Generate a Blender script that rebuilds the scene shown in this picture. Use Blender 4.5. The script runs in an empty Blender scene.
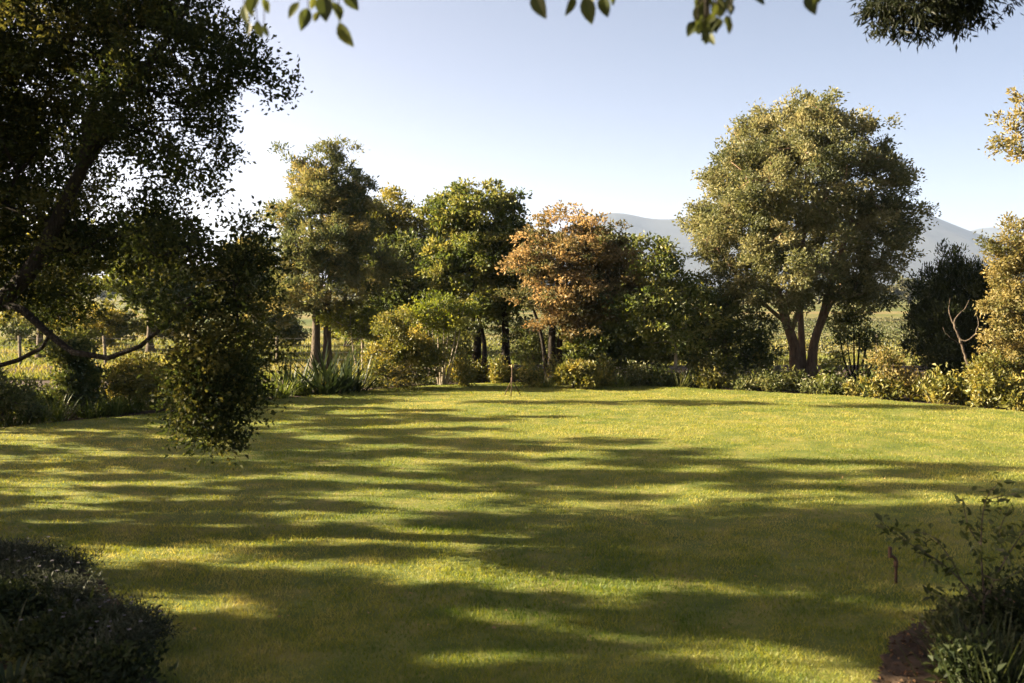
import bpy, math, random
import numpy as np
from mathutils import Vector

sc = bpy.context.scene
col = sc.collection
# ------------------------------------------------------------------ camera
FPX, CX, CY, HZ, CAMZ = 1005.0, 512.0, 341.5, 292.0, 2.6
PITCH = math.atan((CY - HZ) / FPX)
cam = bpy.data.cameras.new('camera')
camo = bpy.data.objects.new('camera', cam)
col.objects.link(camo)
camo.location = (0, 0, CAMZ)
camo.rotation_euler = (math.pi / 2 - PITCH, 0, 0)
cam.lens = FPX * 36 / 1024
cam.sensor_width = 36
cam.clip_start, cam.clip_end = 0.05, 20000
cam.dof.use_dof = True
cam.dof.focus_distance = 27
cam.dof.aperture_fstop = 2.6
sc.camera = camo
# ------------------------------------------------------------------ light
SUN_EL = 21.0
LDIR = Vector((1.0, -0.12, 0)).normalized()
LDIR = Vector((LDIR.x * math.cos(math.radians(SUN_EL)), LDIR.y * math.cos(math.radians(SUN_EL)), -math.sin(math.radians(SUN_EL))))
w = bpy.data.worlds.new('World')
sc.world = w
w.use_nodes = True
sky = w.node_tree.nodes.new('ShaderNodeTexSky')
sky.sky_type = 'NISHITA'
sky.sun_disc = False
sky.sun_elevation = math.radians(SUN_EL)
sky.sun_rotation = math.atan2(-LDIR.x, -LDIR.y)
sky.air_density, sky.dust_density, sky.ozone_density = 0.38, 2.3, 4.0
bg = w.node_tree.nodes['Background']
bg.inputs[1].default_value = 0.05
wb = w.node_tree.nodes.new('ShaderNodeHueSaturation')   # white balance of the sky's light
wb.inputs['Saturation'].default_value = 1.0
wt = w.node_tree.nodes.new('ShaderNodeMixRGB')
wt.blend_type = 'MULTIPLY'
wt.inputs[0].default_value = 1
wt.inputs[2].default_value = (1.62, 1.12, 0.75, 1)
w.node_tree.links.new(sky.outputs[0], wb.inputs['Color'])
w.node_tree.links.new(wb.outputs[0], wt.inputs[1])
w.node_tree.links.new(wt.outputs[0], bg.inputs[0])
sl = bpy.data.lights.new('sun', 'SUN')
sl.energy = 5.0
sl.angle = math.radians(0.5)
sl.color = (1.0, 0.84, 0.57)
so = bpy.data.objects.new('sun', sl)
col.objects.link(so)
so.rotation_euler = LDIR.to_track_quat('-Z', 'Y').to_euler()
sc.view_settings.view_transform = 'Standard'
sc.view_settings.look = 'None'
sc.view_settings.exposure = 2.95
sc.view_settings.gamma = 1
sc.cycles.use_denoising = True
sc.cycles.max_bounces = 6
sc.cycles.diffuse_bounces = 3
sc.cycles.transmission_bounces = 4
sc.cycles.volume_bounces = 0
# ------------------------------------------------------------------ helpers
cP, sP = math.cos(PITCH), math.sin(PITCH)


def ray(px, py):
    x, y = (px - CX) / FPX, (CY - py) / FPX
    return np.array([x, cP + y * sP, -sP + y * cP])


def P(px, py, d):
    r = ray(px, py)
    return np.array([0, 0, CAMZ]) + r * (d / r[1])


def G(px, py, z=0.0):
    r = ray(px, py)
    return np.array([0, 0, CAMZ]) + r * ((z - CAMZ) / r[2])


def B(px, d, z=0.0):
    """ground point below image column px at distance d"""
    return np.array([(px - CX) / FPX * d / cP, d, z])


def mat(name):
    m = bpy.data.materials.new(name)
    m.use_nodes = True
    nt = m.node_tree
    nt.nodes.clear()
    return m, nt, nt.nodes.new, nt.links.new


def ramp(nt, stops):
    r = nt.nodes.new('ShaderNodeValToRGB')
    e = r.color_ramp.elements
    while len(e) < len(stops):
        e.new(0.5)
    for el, (p, c) in zip(e, stops):
        el.position = p
        el.color = (*c, 1)
    return r


def leafmat(name, cols, trans=0.35, gloss=0.02, rough=0.5):
    m, nt, N, L = mat(name)
    at = N('ShaderNodeAttribute')
    at.attribute_name = 'tint'
    n = len(cols)
    r = ramp(nt, [(i / max(1, n - 1), c) for i, c in enumerate(cols)])
    L(at.outputs['Fac'], r.inputs[0])
    d = N('ShaderNodeBsdfDiffuse')
    t = N('ShaderNodeBsdfTranslucent')
    L(r.outputs[0], d.inputs[0])
    hs = N('ShaderNodeHueSaturation')
    hs.inputs['Hue'].default_value = 0.485
    hs.inputs['Saturation'].default_value = 1.15
    hs.inputs['Value'].default_value = 1.35
    L(r.outputs[0], hs.inputs['Color'])
    L(hs.outputs[0], t.inputs[0])
    mx = N('ShaderNodeMixShader')
    mx.inputs[0].default_value = trans
    L(d.outputs[0], mx.inputs[1])
    L(t.outputs[0], mx.inputs[2])
    g = N('ShaderNodeBsdfGlossy')
    g.inputs['Roughness'].default_value = rough
    g.inputs[0].default_value = (1, 1, 1, 1)
    m2 = N('ShaderNodeMixShader')
    m2.inputs[0].default_value = gloss
    L(mx.outputs[0], m2.inputs[1])
    L(g.outputs[0], m2.inputs[2])
    o = N('ShaderNodeOutputMaterial')
    L(m2.outputs[0], o.inputs[0])
    return m


def noisemat(name, stops, scale=4.0, detail=8, bump=0.0, bscale=30, rough=0.9, stretch=(1, 1, 1), dist=0.0, bdist=0.05):
    m, nt, N, L = mat(name)
    tc = N('ShaderNodeNewGeometry')
    mp = N('ShaderNodeMapping')
    mp.inputs['Scale'].default_value = stretch
    L(tc.outputs['Position'], mp.inputs[0])
    nz = N('ShaderNodeTexNoise')
    nz.inputs['Scale'].default_value = scale
    nz.inputs['Detail'].default_value = detail
    nz.inputs['Roughness'].default_value = 0.65
    nz.inputs['Distortion'].default_value = dist
    L(mp.outputs[0], nz.inputs['Vector'])
    r = ramp(nt, stops)
    L(nz.outputs['Fac'], r.inputs[0])
    b = N('ShaderNodeBsdfPrincipled')
    b.inputs['Roughness'].default_value = rough
    b.inputs['Specular IOR Level'].default_value = 0.15
    L(r.outputs[0], b.inputs['Base Color'])
    if bump:
        n2 = N('ShaderNodeTexNoise')
        n2.inputs['Scale'].default_value = bscale
        n2.inputs['Detail'].default_value = 6
        L(mp.outputs[0], n2.inputs['Vector'])
        bp = N('ShaderNodeBump')
        bp.inputs['Strength'].default_value = bump
        bp.inputs['Distance'].default_value = bdist
        L(n2.outputs['Fac'], bp.inputs['Height'])
        L(bp.outputs[0], b.inputs['Normal'])
    o = N('ShaderNodeOutputMaterial')
    L(b.outputs[0], o.inputs[0])
    return m


class MB:
    """collects faces as vertex blocks; builds ONE mesh object"""

    def __init__(s):
        s.v, s.f, s.t, s.n = [], [], [], 0

    def add(s, verts, faces, tint=None):
        verts = np.asarray(verts, float).reshape(-1, 3)
        faces = np.asarray(faces, int)
        s.v.append(verts)
        s.f.append(faces + s.n)
        s.t.append(np.full(len(faces), 0.5) if tint is None else np.asarray(tint, float))
        s.n += len(verts)

    def build(s, name, material, parent=None, smooth=False, origin=None):
        v = np.concatenate(s.v)
        off = np.zeros(3) if origin is None else np.asarray(origin, float)
        me = bpy.data.meshes.new(name)
        me.vertices.add(len(v))
        me.vertices.foreach_set('co', (v - off).astype(np.float32).ravel())
        counts = np.concatenate([np.full(len(f), f.shape[1]) for f in s.f])
        idx = np.concatenate([f.ravel() for f in s.f])
        me.loops.add(len(idx))
        me.loops.foreach_set('vertex_index', idx.astype(np.int32))
        me.polygons.add(len(counts))
        st = np.concatenate([[0], np.cumsum(counts)[:-1]])
        me.polygons.foreach_set('loop_start', st.astype(np.int32))
        me.polygons.foreach_set('loop_total', counts.astype(np.int32))
        me.polygons.foreach_set('use_smooth', np.full(len(counts), smooth, bool))
        a = me.attributes.new('tint', 'FLOAT', 'FACE')
        a.data.foreach_set('value', np.clip(np.concatenate(s.t), 0, 1).astype(np.float32))
        me.update(calc_edges=True)
        me.materials.append(material)
        o = bpy.data.objects.new(name, me)
        col.objects.link(o)
        if parent is not None:
            o.parent = parent
        elif origin is not None:
            o.location = off
        return o


def norm(a):
    return a / np.maximum(np.linalg.norm(a, axis=-1, keepdims=True), 1e-9)


def quad_leaves(mb, pos, d, nrm, L, W, tint, fold=0.25):
    """rhombic leaves: base, side, tip, side, folded along the midrib"""
    d = norm(d)
    s = norm(np.cross(d, nrm))
    n = np.cross(s, d)
    L = np.broadcast_to(np.asarray(L, float), (len(pos),))[:, None]
    W = np.broadcast_to(np.asarray(W, float), (len(pos),))[:, None]
    mid = pos + d * L * 0.45 + n * W * fold
    v = np.stack([pos, mid + s * W * 0.5, pos + d * L - n * L * 0.08, mid - s * W * 0.5], 1)
    k = np.arange(len(pos))[:, None] * 4 + np.arange(4)[None]
    mb.add(v, k, tint)


PROFILE = [(0.0, 0.03), (0.12, 0.55), (0.3, 0.95), (0.5, 1.0), (0.72, 0.72), (0.9, 0.3), (1.0, 0.0)]


def real_leaves(mb, pos, d, nrm, L, W, tint, droop=0.18, fold=0.18):
    """leaves with an outline: two half blades of six segments each"""
    d = norm(d)
    s = norm(np.cross(d, nrm))
    n = np.cross(s, d)
    m = len(pos)
    L = np.broadcast_to(np.asarray(L, float), (m,))[:, None]
    W = np.broadcast_to(np.asarray(W, float), (m,))[:, None]
    rows = []
    for u, wd in PROFILE:
        c = pos + d * L * u - n * L * droop * u * u
        rows.append(np.stack([c + s * W * 0.5 * wd + n * W * fold * wd, c, c - s * W * 0.5 * wd + n * W * fold * wd], 1))
    v = np.stack(rows, 1)                      # m, 7, 3, 3
    f = []
    for i in range(len(PROFILE) - 1):
        a = i * 3
        f += [[a, a + 1, a + 4, a + 3], [a + 1, a + 2, a + 5, a + 4]]
    f = np.array(f)
    nv = len(PROFILE) * 3
    F = (np.arange(m)[:, None, None] * nv + f[None]).reshape(-1, 4)
    mb.add(v, F, np.repeat(tint, len(f)))


def tube(mb, pts, rad, sides=6, tint=0.5):
    pts = np.asarray(pts, float)
    rad = np.broadcast_to(np.asarray(rad, float), (len(pts),))
    t = norm(np.gradient(pts, axis=0))
    up = np.array([0, 0, 1.0]) if abs(t[0][2]) < 0.9 else np.array([1.0, 0, 0])
    rings = []
    a = np.arange(sides) * 2 * math.pi / sides
    u = norm(np.cross(t[0], up))
    for p, tt, r in zip(pts, t, rad):
        u = norm(u - tt * np.dot(u, tt))
        vv = np.cross(tt, u)
        rings.append(p + r * (np.cos(a)[:, None] * u + np.sin(a)[:, None] * vv))
    v = np.concatenate(rings)
    f = []
    for i in range(len(pts) - 1):
        for j in range(sides):
            k = (j + 1) % sides
            f.append([i * sides + j, i * sides + k, (i + 1) * sides + k, (i + 1) * sides + j])
    n0 = mb.n
    mb.add(np.concatenate([v, [pts[-1]]]), f, np.full(len(f), tint))
    e = n0 + len(v) - sides
    mb.v.append(np.zeros((0, 3))); mb.f.append(np.array([[e + j, e + (j + 1) % sides, e + sides] for j in range(sides)])); mb.t.append(np.full(sides, tint))


def smooth_path(pts, step=0.35):
    """Catmull-Rom through the points"""
    p = np.asarray(pts, float)
    p = np.concatenate([[2 * p[0] - p[1]], p, [2 * p[-1] - p[-2]]])
    out = []
    for i in range(1, len(p) - 2):
        n = max(1, int(np.linalg.norm(p[i + 1] - p[i]) / step))
        for k in range(n):
            t = k / n
            out.append(0.5 * (2 * p[i] + (p[i + 1] - p[i - 1]) * t + (2 * p[i - 1] - 5 * p[i] + 4 * p[i + 1] - p[i + 2]) * t * t + (-p[i - 1] + 3 * p[i] - 3 * p[i + 1] + p[i + 2]) * t ** 3))
    out.append(p[-2])
    return np.array(out)


def tag(o, label=None, cat=None, group=None, kind=None):
    if label: o['label'] = label
    if cat: o['category'] = cat
    if group: o['group'] = group
    if kind: o['kind'] = kind
    return o


def thing(name, loc, label, cat, group=None):
    o = bpy.data.objects.new(name, None)
    o.empty_display_size = 0.2
    col.objects.link(o)
    o.location = tuple(float(q) for q in loc)
    return tag(o, label, cat, group)


# value noise (for ground heights and patches)
def vnoise(x, y, seed=0):
    def h(i, j):
        a = np.sin(i * 127.1 + j * 311.7 + seed * 74.7) * 43758.5453
        return a - np.floor(a)
    i, j = np.floor(x), np.floor(y)
    u, v = x - i, y - j
    u, v = u * u * (3 - 2 * u), v * v * (3 - 2 * v)
    return (h(i, j) * (1 - u) + h(i + 1, j) * u) * (1 - v) + (h(i, j + 1) * (1 - u) + h(i + 1, j + 1) * u) * v


def fbm(x, y, seed=0, o=4):
    r, a = 0, 0.5
    for k in range(o):
        r = r + a * (vnoise(x * 2 ** k, y * 2 ** k, seed + k) - 0.5)
        a *= 0.5
    return r


def lawn_z(x, y):
    return 0.03 + 0.13 * fbm(x * 0.22, y * 0.22, 3, 2) + 0.035 * fbm(x * 1.1, y * 1.1, 4, 3)


ORD = ['first', 'second', 'third', 'fourth', 'fifth', 'sixth', 'seventh', 'eighth', 'ninth', 'tenth', 'eleventh', 'twelfth', 'thirteenth', 'fourteenth']


# ------------------------------------------------------------------ materials
BARK = noisemat('bark', [(0.3, (0.035, 0.027, 0.02)), (0.7, (0.13, 0.105, 0.08))], 6, 8, 0.9, 18, stretch=(3, 3, 0.8))
BARK_DARK = noisemat('dark_bark', [(0.3, (0.010, 0.008, 0.006)), (0.7, (0.035, 0.028, 0.022))], 6, 8, 0.9, 18, stretch=(3, 3, 0.8))
BARK_PALE = noisemat('pale_bark', [(0.3, (0.14, 0.12, 0.09)), (0.7, (0.34, 0.29, 0.22))], 6, 8, 0.6, 18, stretch=(3, 3, 0.8))
BARK_RED = noisemat('red_bark', [(0.3, (0.07, 0.045, 0.03)), (0.7, (0.24, 0.16, 0.10))], 5, 8, 0.9, 16, stretch=(3, 3, 0.7))
STEM = noisemat('green_stem', [(0.3, (0.05, 0.06, 0.025)), (0.7, (0.10, 0.10, 0.05))], 6, 4)
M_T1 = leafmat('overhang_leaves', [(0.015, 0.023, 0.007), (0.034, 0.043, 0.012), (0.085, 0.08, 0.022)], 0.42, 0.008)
M_OLIVE = leafmat('olive_leaves', [(0.062, 0.072, 0.029), (0.135, 0.138, 0.056), (0.235, 0.215, 0.098)], 0.42, 0.015)
M_GREEN = leafmat('mid_green_leaves', [(0.045, 0.066, 0.018), (0.10, 0.12, 0.03), (0.20, 0.19, 0.055)], 0.42, 0.02)
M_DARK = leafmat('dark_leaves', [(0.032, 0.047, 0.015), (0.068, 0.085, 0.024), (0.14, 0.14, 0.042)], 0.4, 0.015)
M_FEATHER = leafmat('feathery_leaves', [(0.06, 0.078, 0.034), (0.13, 0.137, 0.05), (0.24, 0.205, 0.075)], 0.42, 0.015)
M_CONIFER = leafmat('conifer_needles', [(0.014, 0.022, 0.010), (0.026, 0.036, 0.014), (0.05, 0.058, 0.02)], 0.2, 0.008)
M_ORANGE = leafmat('autumn_leaves', [(0.07, 0.075, 0.03), (0.17, 0.13, 0.055), (0.33, 0.24, 0.11)], 0.42, 0.012)
M_BRONZE = leafmat('bronze_leaves', [(0.06, 0.055, 0.024), (0.12, 0.095, 0.04), (0.20, 0.14, 0.06)], 0.4, 0.015)
M_GOLD = leafmat('golden_leaves', [(0.07, 0.075, 0.022), (0.15, 0.13, 0.042), (0.27, 0.215, 0.08)], 0.4, 0.015)
M_LIME = leafmat('lime_leaves', [(0.06, 0.085, 0.016), (0.12, 0.145, 0.026), (0.22, 0.225, 0.045)], 0.45, 0.02)
M_YELLOW = leafmat('yellow_green_leaves', [(0.06, 0.072, 0.018), (0.14, 0.138, 0.032), (0.28, 0.235, 0.06)], 0.4, 0.02)
M_BORDER = leafmat('border_leaves', [(0.04, 0.052, 0.018), (0.085, 0.10, 0.032), (0.17, 0.165, 0.06)], 0.4, 0.02)
M_STRAP = leafmat('strap_leaves', [(0.04, 0.065, 0.014), (0.09, 0.12, 0.024), (0.17, 0.18, 0.045)], 0.4, 0.025)
M_SPIKE = leafmat('spiky_leaves', [(0.012, 0.022, 0.009), (0.024, 0.036, 0.014), (0.055, 0.066, 0.024)], 0.2, 0.012)
M_SILVER = leafmat('silver_leaves', [(0.022, 0.028, 0.014), (0.046, 0.052, 0.032), (0.10, 0.105, 0.078)], 0.2, 0.008)
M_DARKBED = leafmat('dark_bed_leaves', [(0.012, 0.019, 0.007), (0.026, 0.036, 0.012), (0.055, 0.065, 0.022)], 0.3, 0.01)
M_NEAR = leafmat('near_leaves', [(0.025, 0.034, 0.012), (0.05, 0.062, 0.017), (0.10, 0.105, 0.03)], 0.45, 0.015)
M_FLOWER = leafmat('pale_flowers', [(0.5, 0.46, 0.36), (0.65, 0.6, 0.5), (0.75, 0.7, 0.62)], 0.3, 0.006)
M_LILAC = leafmat('lilac_flowers', [(0.12, 0.11, 0.13), (0.18, 0.17, 0.2), (0.25, 0.23, 0.25)], 0.3, 0.006)
M_FAR = leafmat('far_leaves', [(0.03, 0.04, 0.018), (0.06, 0.065, 0.028), (0.11, 0.10, 0.04)], 0.2)


# ------------------------------------------------------------------ trees
def skeleton(trunks, targets, rng, twig=0.008, start=0.3, rise=0.12):
    """limb polylines + branches that join each target to the nearest wood; every branch belongs to the limb it grows from"""
    pos, par, rad, ok, own = [], [], [], [], []
    paths = []
    for pi, (pts, r0, r1) in enumerate(trunks):
        q = smooth_path(pts, 0.3)
        u = np.linspace(0, 1, len(q))
        jit = rng.normal(0, 0.25 * r1, q.shape)
        jit[0] = 0
        q = q + jit
        r = r0 + (r1 - r0) * u ** 0.8
        base = len(pos)
        for i in range(len(q)):
            pos.append(q[i]); par.append(base + i - 1 if i else -1); rad.append(r[i]); ok.append(u[i] >= start); own.append((pi, i))
        paths.append((q, r))
    ntr = len(pos)
    arr = np.zeros((ntr + len(targets) * 14, 3)); arr[:ntr] = pos
    okA = np.zeros(len(arr), bool); okA[:ntr] = ok
    n = ntr
    parA = np.full(len(arr), -1); parA[:ntr] = par
    seeds = arr[:ntr][okA[:ntr]]
    d0 = np.min(np.linalg.norm(targets[:, None] - seeds[None], axis=2), axis=1)
    child = []
    for ti in np.argsort(d0):
        t = targets[ti]
        dv = t[None] - arr[:n]
        dist = np.linalg.norm(dv, axis=1)
        cost = dist * (1 + 0.5 * np.maximum(0, -dv[:, 2] / np.maximum(dist, 1e-6)))
        cost[~okA[:n]] = 1e9
        b = int(np.argmin(cost))
        k = min(12, max(1, int(dist[b] / 0.3)))
        p0 = arr[b].copy()
        prev = b
        for q in range(1, k + 1):
            u = q / k
            p = p0 + (t - p0) * u + np.array([0, 0, 1]) * rise * dist[b] * math.sin(u * math.pi) * 0.6
            if q < k:
                p = p + rng.normal(0, 0.06 * dist[b] / k + 0.012, 3)
            arr[n] = p; parA[n] = prev; okA[n] = True
            own.append(own[prev][:1] + (None,))
            prev = n; n += 1
        child.append(prev)
    wgt = np.zeros(n)
    wgt[child] = 1
    for i in range(n - 1, ntr - 1, -1):
        if parA[i] >= 0:
            wgt[parA[i]] += wgt[i]
    r = twig * np.maximum(wgt, 1) ** 0.5
    r[:ntr] = rad
    return paths, arr[:n], r, parA[:n], own, ntr


def wood_meshes(paths, arr, r, par, own, ntr, base, sides=9):
    """one connected mesh per limb, with the branches that grow from it"""
    out = []
    bs = 5
    ang = np.arange(bs) * 2 * math.pi / bs
    off = 0
    for pi, (q, rr) in enumerate(paths):
        rr = rr.copy()
        if abs(q[0][2] - base[2]) < 0.3:
            rr[:3] *= np.array([1.5, 1.18, 1.05])[:len(rr[:3])]
        mb = MB()
        tube(mb, q - base, rr, sides)
        V, F4, F3 = [], [], []
        nv = 0
        ring = {}
        idx = [i for i in range(ntr, len(arr)) if own[i][0] == pi]

        def add_ring(c, t, rad):
            nonlocal nv
            ref = np.array([0, 0, 1.0]) if abs(t[2]) < .9 else np.array([1.0, 0, 0])
            u = np.cross(t, ref); u /= max(np.linalg.norm(u), 1e-9); v = np.cross(t, u)
            V.append(c - base + rad * (np.cos(ang)[:, None] * u + np.sin(ang)[:, None] * v))
            nv += bs
            return nv - bs
        for i in idx:
            p = par[i]
            t = arr[i] - arr[p]; t = t / max(np.linalg.norm(t), 1e-9)
            if p < ntr:
                a = add_ring(arr[p], t, min(r[p] * .8, r[i] * 1.5))
                F3.append([a, a + 1, -(own[p][1] * sides) - 1])
            else:
                a = ring[p]
            b = add_ring(arr[i], t, r[i])
            ring[i] = b
            for j in range(bs):
                k = (j + 1) % bs
                F4.append([a + j, a + k, b + k, b + j])
        if V:
            n0 = mb.n
            mb.add(np.concatenate(V), F4)
            f3 = np.array(F3)
            f3 = np.where(f3 < 0, -f3 - 1, f3 + n0)
            mb.v.append(np.zeros((0, 3))); mb.f.append(f3); mb.t.append(np.full(len(f3), .5))
        out.append(mb)
    return out


def sample_crown(ells, n, rng, shell=0.45):
    vol = np.array([(e[1][0] * e[1][1] * e[1][2]) ** 0.75 for e in ells])
    c = rng.choice(len(ells), n, p=vol / vol.sum())
    d = norm(rng.normal(size=(n, 3)))
    rr = shell + (1 - shell) * rng.random(n) ** 0.6
    ce = np.array([e[0] for e in ells])[c]
    ra = np.array([e[1] for e in ells])[c]
    return ce + d * ra * rr[:, None], d


def foliage(mb, targets, out, rng, nleaf, clump, flat, L, W, updir=0.3, droop=0.1, tv=0.22, sub=4, lift=0.25, tuft=0.33):
    """nleaf leaves spread over the targets in a few sub-sprays each"""
    n = len(targets)
    ct = rng.normal(0.45, tv, n)
    size = rng.uniform(0.5, 1.4, n)
    wt = size ** 1.8
    sp = np.repeat(np.arange(n), sub)
    scen = targets[sp] + np.clip(rng.normal(size=(n * sub, 3)), -1.7, 1.7) * clump * np.array([0.75, 0.75, 0.75 * flat]) * size[sp][:, None]
    k = rng.choice(n * sub, nleaf, p=np.repeat(wt, sub) / (wt.sum() * sub))
    off = rng.normal(size=(nleaf, 3)) * clump * tuft * np.array([1, 1, flat]) * size[sp[k]][:, None]
    pos = scen[k] + off
    o = out[sp[k]]
    d = norm(off / clump + 0.5 * o + rng.normal(size=(nleaf, 3)) * 0.7 + np.array([0, 0, updir - droop]))
    nr = norm(rng.normal(size=(nleaf, 3)) * 0.75 + o * 0.5 + np.array([0, 0, lift]))
    s = np.clip(rng.lognormal(0, 0.26, nleaf), .45, 1.5)
    cs = rng.normal(0, 0.12, n * sub)
    tint = ct[sp[k]] + cs[k] + rng.normal(0, 0.17, nleaf)
    quad_leaves(mb, pos, d, nr, L * s, W * s, tint)


def ell(px, py, d, rx, ry, rd=None):
    """ellipsoid: centre from the photo column/row at distance d, radii in pixels there, depth in metres"""
    m = d / FPX
    return (P(px, py, d), np.array([rx * m, rd if rd else rx * m, ry * m]))


NLEAF = [0]


def tree(name, label, base, trunks, ells, nt, nleaf, lmat, bmat=BARK, clump=0.35, flat=0.7, L=0.13, W=0.07, seed=1, cat='tree',
         group=None, shell=0.45, twig=0.008, start=0.3, updir=0.3, droop=0.1, tv=0.22, sides=9, sub=4, lift=0.25, extra=None, keep=None,
         crown='crown'):
    rng = np.random.default_rng(seed)
    base = np.asarray(base, float)
    t, o = sample_crown(ells, nt, rng, shell)
    if keep is not None:
        k = keep(t)
        t, o = t[k], o[k]
    low = t[:, 2] > 0.25
    t, o = t[low], o[low]
    root = thing(name, base, label, cat, group)
    paths, arr, r, par, own, ntr = skeleton(trunks, t, rng, twig, start)
    for (q, _), mb in zip(paths, wood_meshes(paths, arr, r, par, own, ntr, base, sides)):
        nm = ('trunk' if cat == 'tree' else 'stem') if q[0][2] < base[2] + 0.4 else 'limb'
        mb.build(nm, bmat, root, True)
    mb = MB()
    foliage(mb, t - base, o, rng, nleaf, clump, flat, L, W, updir, droop, tv, sub, lift)
    NLEAF[0] += nleaf
    c = mb.build(crown, lmat, root)
    if extra:
        for (nm, es, n2, nl2, m2) in extra:
            t2, o2 = sample_crown(es, n2, rng, shell)
            mb = MB()
            foliage(mb, t2 - base, o2, rng, nl2, clump, flat, L, W, updir, droop, tv, sub, lift)
            mb.build(nm, m2, root)
    return root


# ------------------------------------------------------------------ ground
LAWN = noisemat('lawn_turf', [(0.25, (0.045, 0.07, 0.013)), (0.5, (0.10, 0.115, 0.024)), (0.75, (0.20, 0.17, 0.055))], 1.6, 10, 0.6, 60, bdist=0.02)
SOIL = noisemat('bed_soil', [(0.3, (0.02, 0.013, 0.009)), (0.6, (0.05, 0.034, 0.022)), (0.8, (0.10, 0.068, 0.042))], 3, 12, 0.5, 25, bdist=0.02)


def field_material():
    m, nt, N, L = mat('field_soil')
    g = N('ShaderNodeNewGeometry')
    mp = N('ShaderNodeMapping'); mp.inputs['Scale'].default_value = (0.012, 0.06, 0.0)
    L(g.outputs['Position'], mp.inputs[0])
    n1 = N('ShaderNodeTexNoise'); n1.inputs['Scale'].default_value = 1.0; n1.inputs['Detail'].default_value = 4
    L(mp.outputs[0], n1.inputs['Vector'])
    r1 = ramp(nt, [(0.38, (0.055, 0.075, 0.02)), (0.5, (0.10, 0.105, 0.032)), (0.64, (0.17, 0.135, 0.06))])
    L(n1.outputs['Fac'], r1.inputs[0])
    n2 = N('ShaderNodeTexNoise'); n2.inputs['Scale'].default_value = 1.6; n2.inputs['Detail'].default_value = 10
    L(g.outputs['Position'], n2.inputs['Vector'])
    r2 = ramp(nt, [(0.3, (0.55, 0.55, 0.5)), (0.7, (1.2, 1.2, 1.2))])
    L(n2.outputs['Fac'], r2.inputs[0])
    mx = N('ShaderNodeMixRGB'); mx.blend_type = 'MULTIPLY'; mx.inputs[0].default_value = 1
    L(r1.outputs[0], mx.inputs[1]); L(r2.outputs[0], mx.inputs[2])
    b = N('ShaderNodeBsdfPrincipled'); b.inputs['Roughness'].default_value = 0.95; b.inputs['Specular IOR Level'].default_value = 0.1
    L(mx.outputs[0], b.inputs['Base Color'])
    o = N('ShaderNodeOutputMaterial'); L(b.outputs[0], o.inputs[0])
    return m


mb = MB()
mb.add([(-6000, -280, -0.12), (6000, -280, -0.12), (6000, 6000, -0.12), (-6000, 6000, -0.12)], [[0, 1, 2, 3]])
tag(mb.build('ground', field_material()), kind='structure')

EDGE_PX = [(-160, 438), (-60, 434), (0, 431), (60, 425), (130, 418), (180, 412), (240, 403), (300, 398), (360, 391), (420, 386), (470, 384), (520, 383), (600, 386),
           (680, 389), (760, 393), (850, 398), (900, 403), (960, 408), (1024, 414), (1080, 421), (1160, 432)]
EDGE = np.array([G(*p)[:2] for p in EDGE_PX])
POLY = np.concatenate([EDGE, [[15, 14], [15, 2.5], [-16, 2.5], [-16, 15]]])


def inside(x, y, poly):
    r = np.zeros(x.shape, bool)
    n = len(poly)
    for i in range(n):
        x0, y0 = poly[i]; x1, y1 = poly[(i + 1) % n]
        c = (y0 > y) != (y1 > y)
        if y1 != y0:
            r ^= c & (x < (x1 - x0) * (y - y0) / (y1 - y0) + x0)
    return r


NL_PX = [(-260, 548), (-60, 538), (0, 543), (50, 553), (95, 578), (130, 612), (152, 650), (166, 690), (180, 760), (-260, 760)]
NR_PX = [(1300, 585), (1024, 598), (970, 604), (925, 622), (893, 646), (875, 690), (868, 760), (1300, 760)]
BED_L = np.array([G(*p)[:2] for p in NL_PX])
BED_R = np.array([G(*p)[:2] for p in NR_PX])


def grid_sheet(x0, x1, y0, y1, s, zf, keep):
    xs = np.arange(x0, x1 + s / 2, s); ys = np.arange(y0, y1 + s / 2, s)
    X, Y = np.meshgrid(xs, ys)
    Z = zf(X, Y)
    nx = len(xs)
    k = np.arange(len(ys) - 1)[:, None] * nx + np.arange(nx - 1)[None]
    cxs, cys = X[:-1, :-1] + s / 2, Y[:-1, :-1] + s / 2
    m = keep(cxs, cys)
    k = k[m]
    F = np.stack([k, k + 1, k + nx + 1, k + nx], 1)
    used, inv = np.unique(F, return_inverse=True)
    V = np.stack([X.ravel(), Y.ravel(), Z.ravel()], 1)[used]
    mb = MB()
    mb.add(V, inv.reshape(F.shape))
    return mb


tag(grid_sheet(-16, 15, 2.5, 29, 0.1, lawn_z, lambda x, y: inside(x, y, POLY)).build('lawn', LAWN, smooth=True), kind='structure')
tag(grid_sheet(-26, 24, 10, 36, 0.25, lambda x, y: -0.03 + 0.12 * fbm(x * 1.2, y * 1.2, 9), lambda x, y: ~inside(x, y - 0.3, POLY) & (y > np.interp(x, EDGE[:, 0], EDGE[:, 1]) - 1.2))
    .build('flower_bed', SOIL, smooth=True), kind='structure')
bz = lambda x, y: np.where(x < 0, 0.0, 0.05) + np.where(x < 0, 0.08, 0.16) * np.abs(fbm(x * 2.2, y * 2.2, 5)) + 0.07 * fbm(x * 7, y * 7, 6, 5)
tag(grid_sheet(-12, -2, 3, 11, 0.03, bz, lambda x, y: inside(x + .16 * fbm(x * 5, y * 5, 77), y + .16 * fbm(x * 5, y * 5, 78), BED_L)).build('flower_bed', SOIL, smooth=True), kind='structure')
tag(grid_sheet(2, 9, 3, 10, 0.03, bz, lambda x, y: inside(x + .16 * fbm(x * 5, y * 5, 77), y + .16 * fbm(x * 5, y * 5, 78), BED_R)).build('flower_bed', SOIL, smooth=True), kind='structure')


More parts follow.
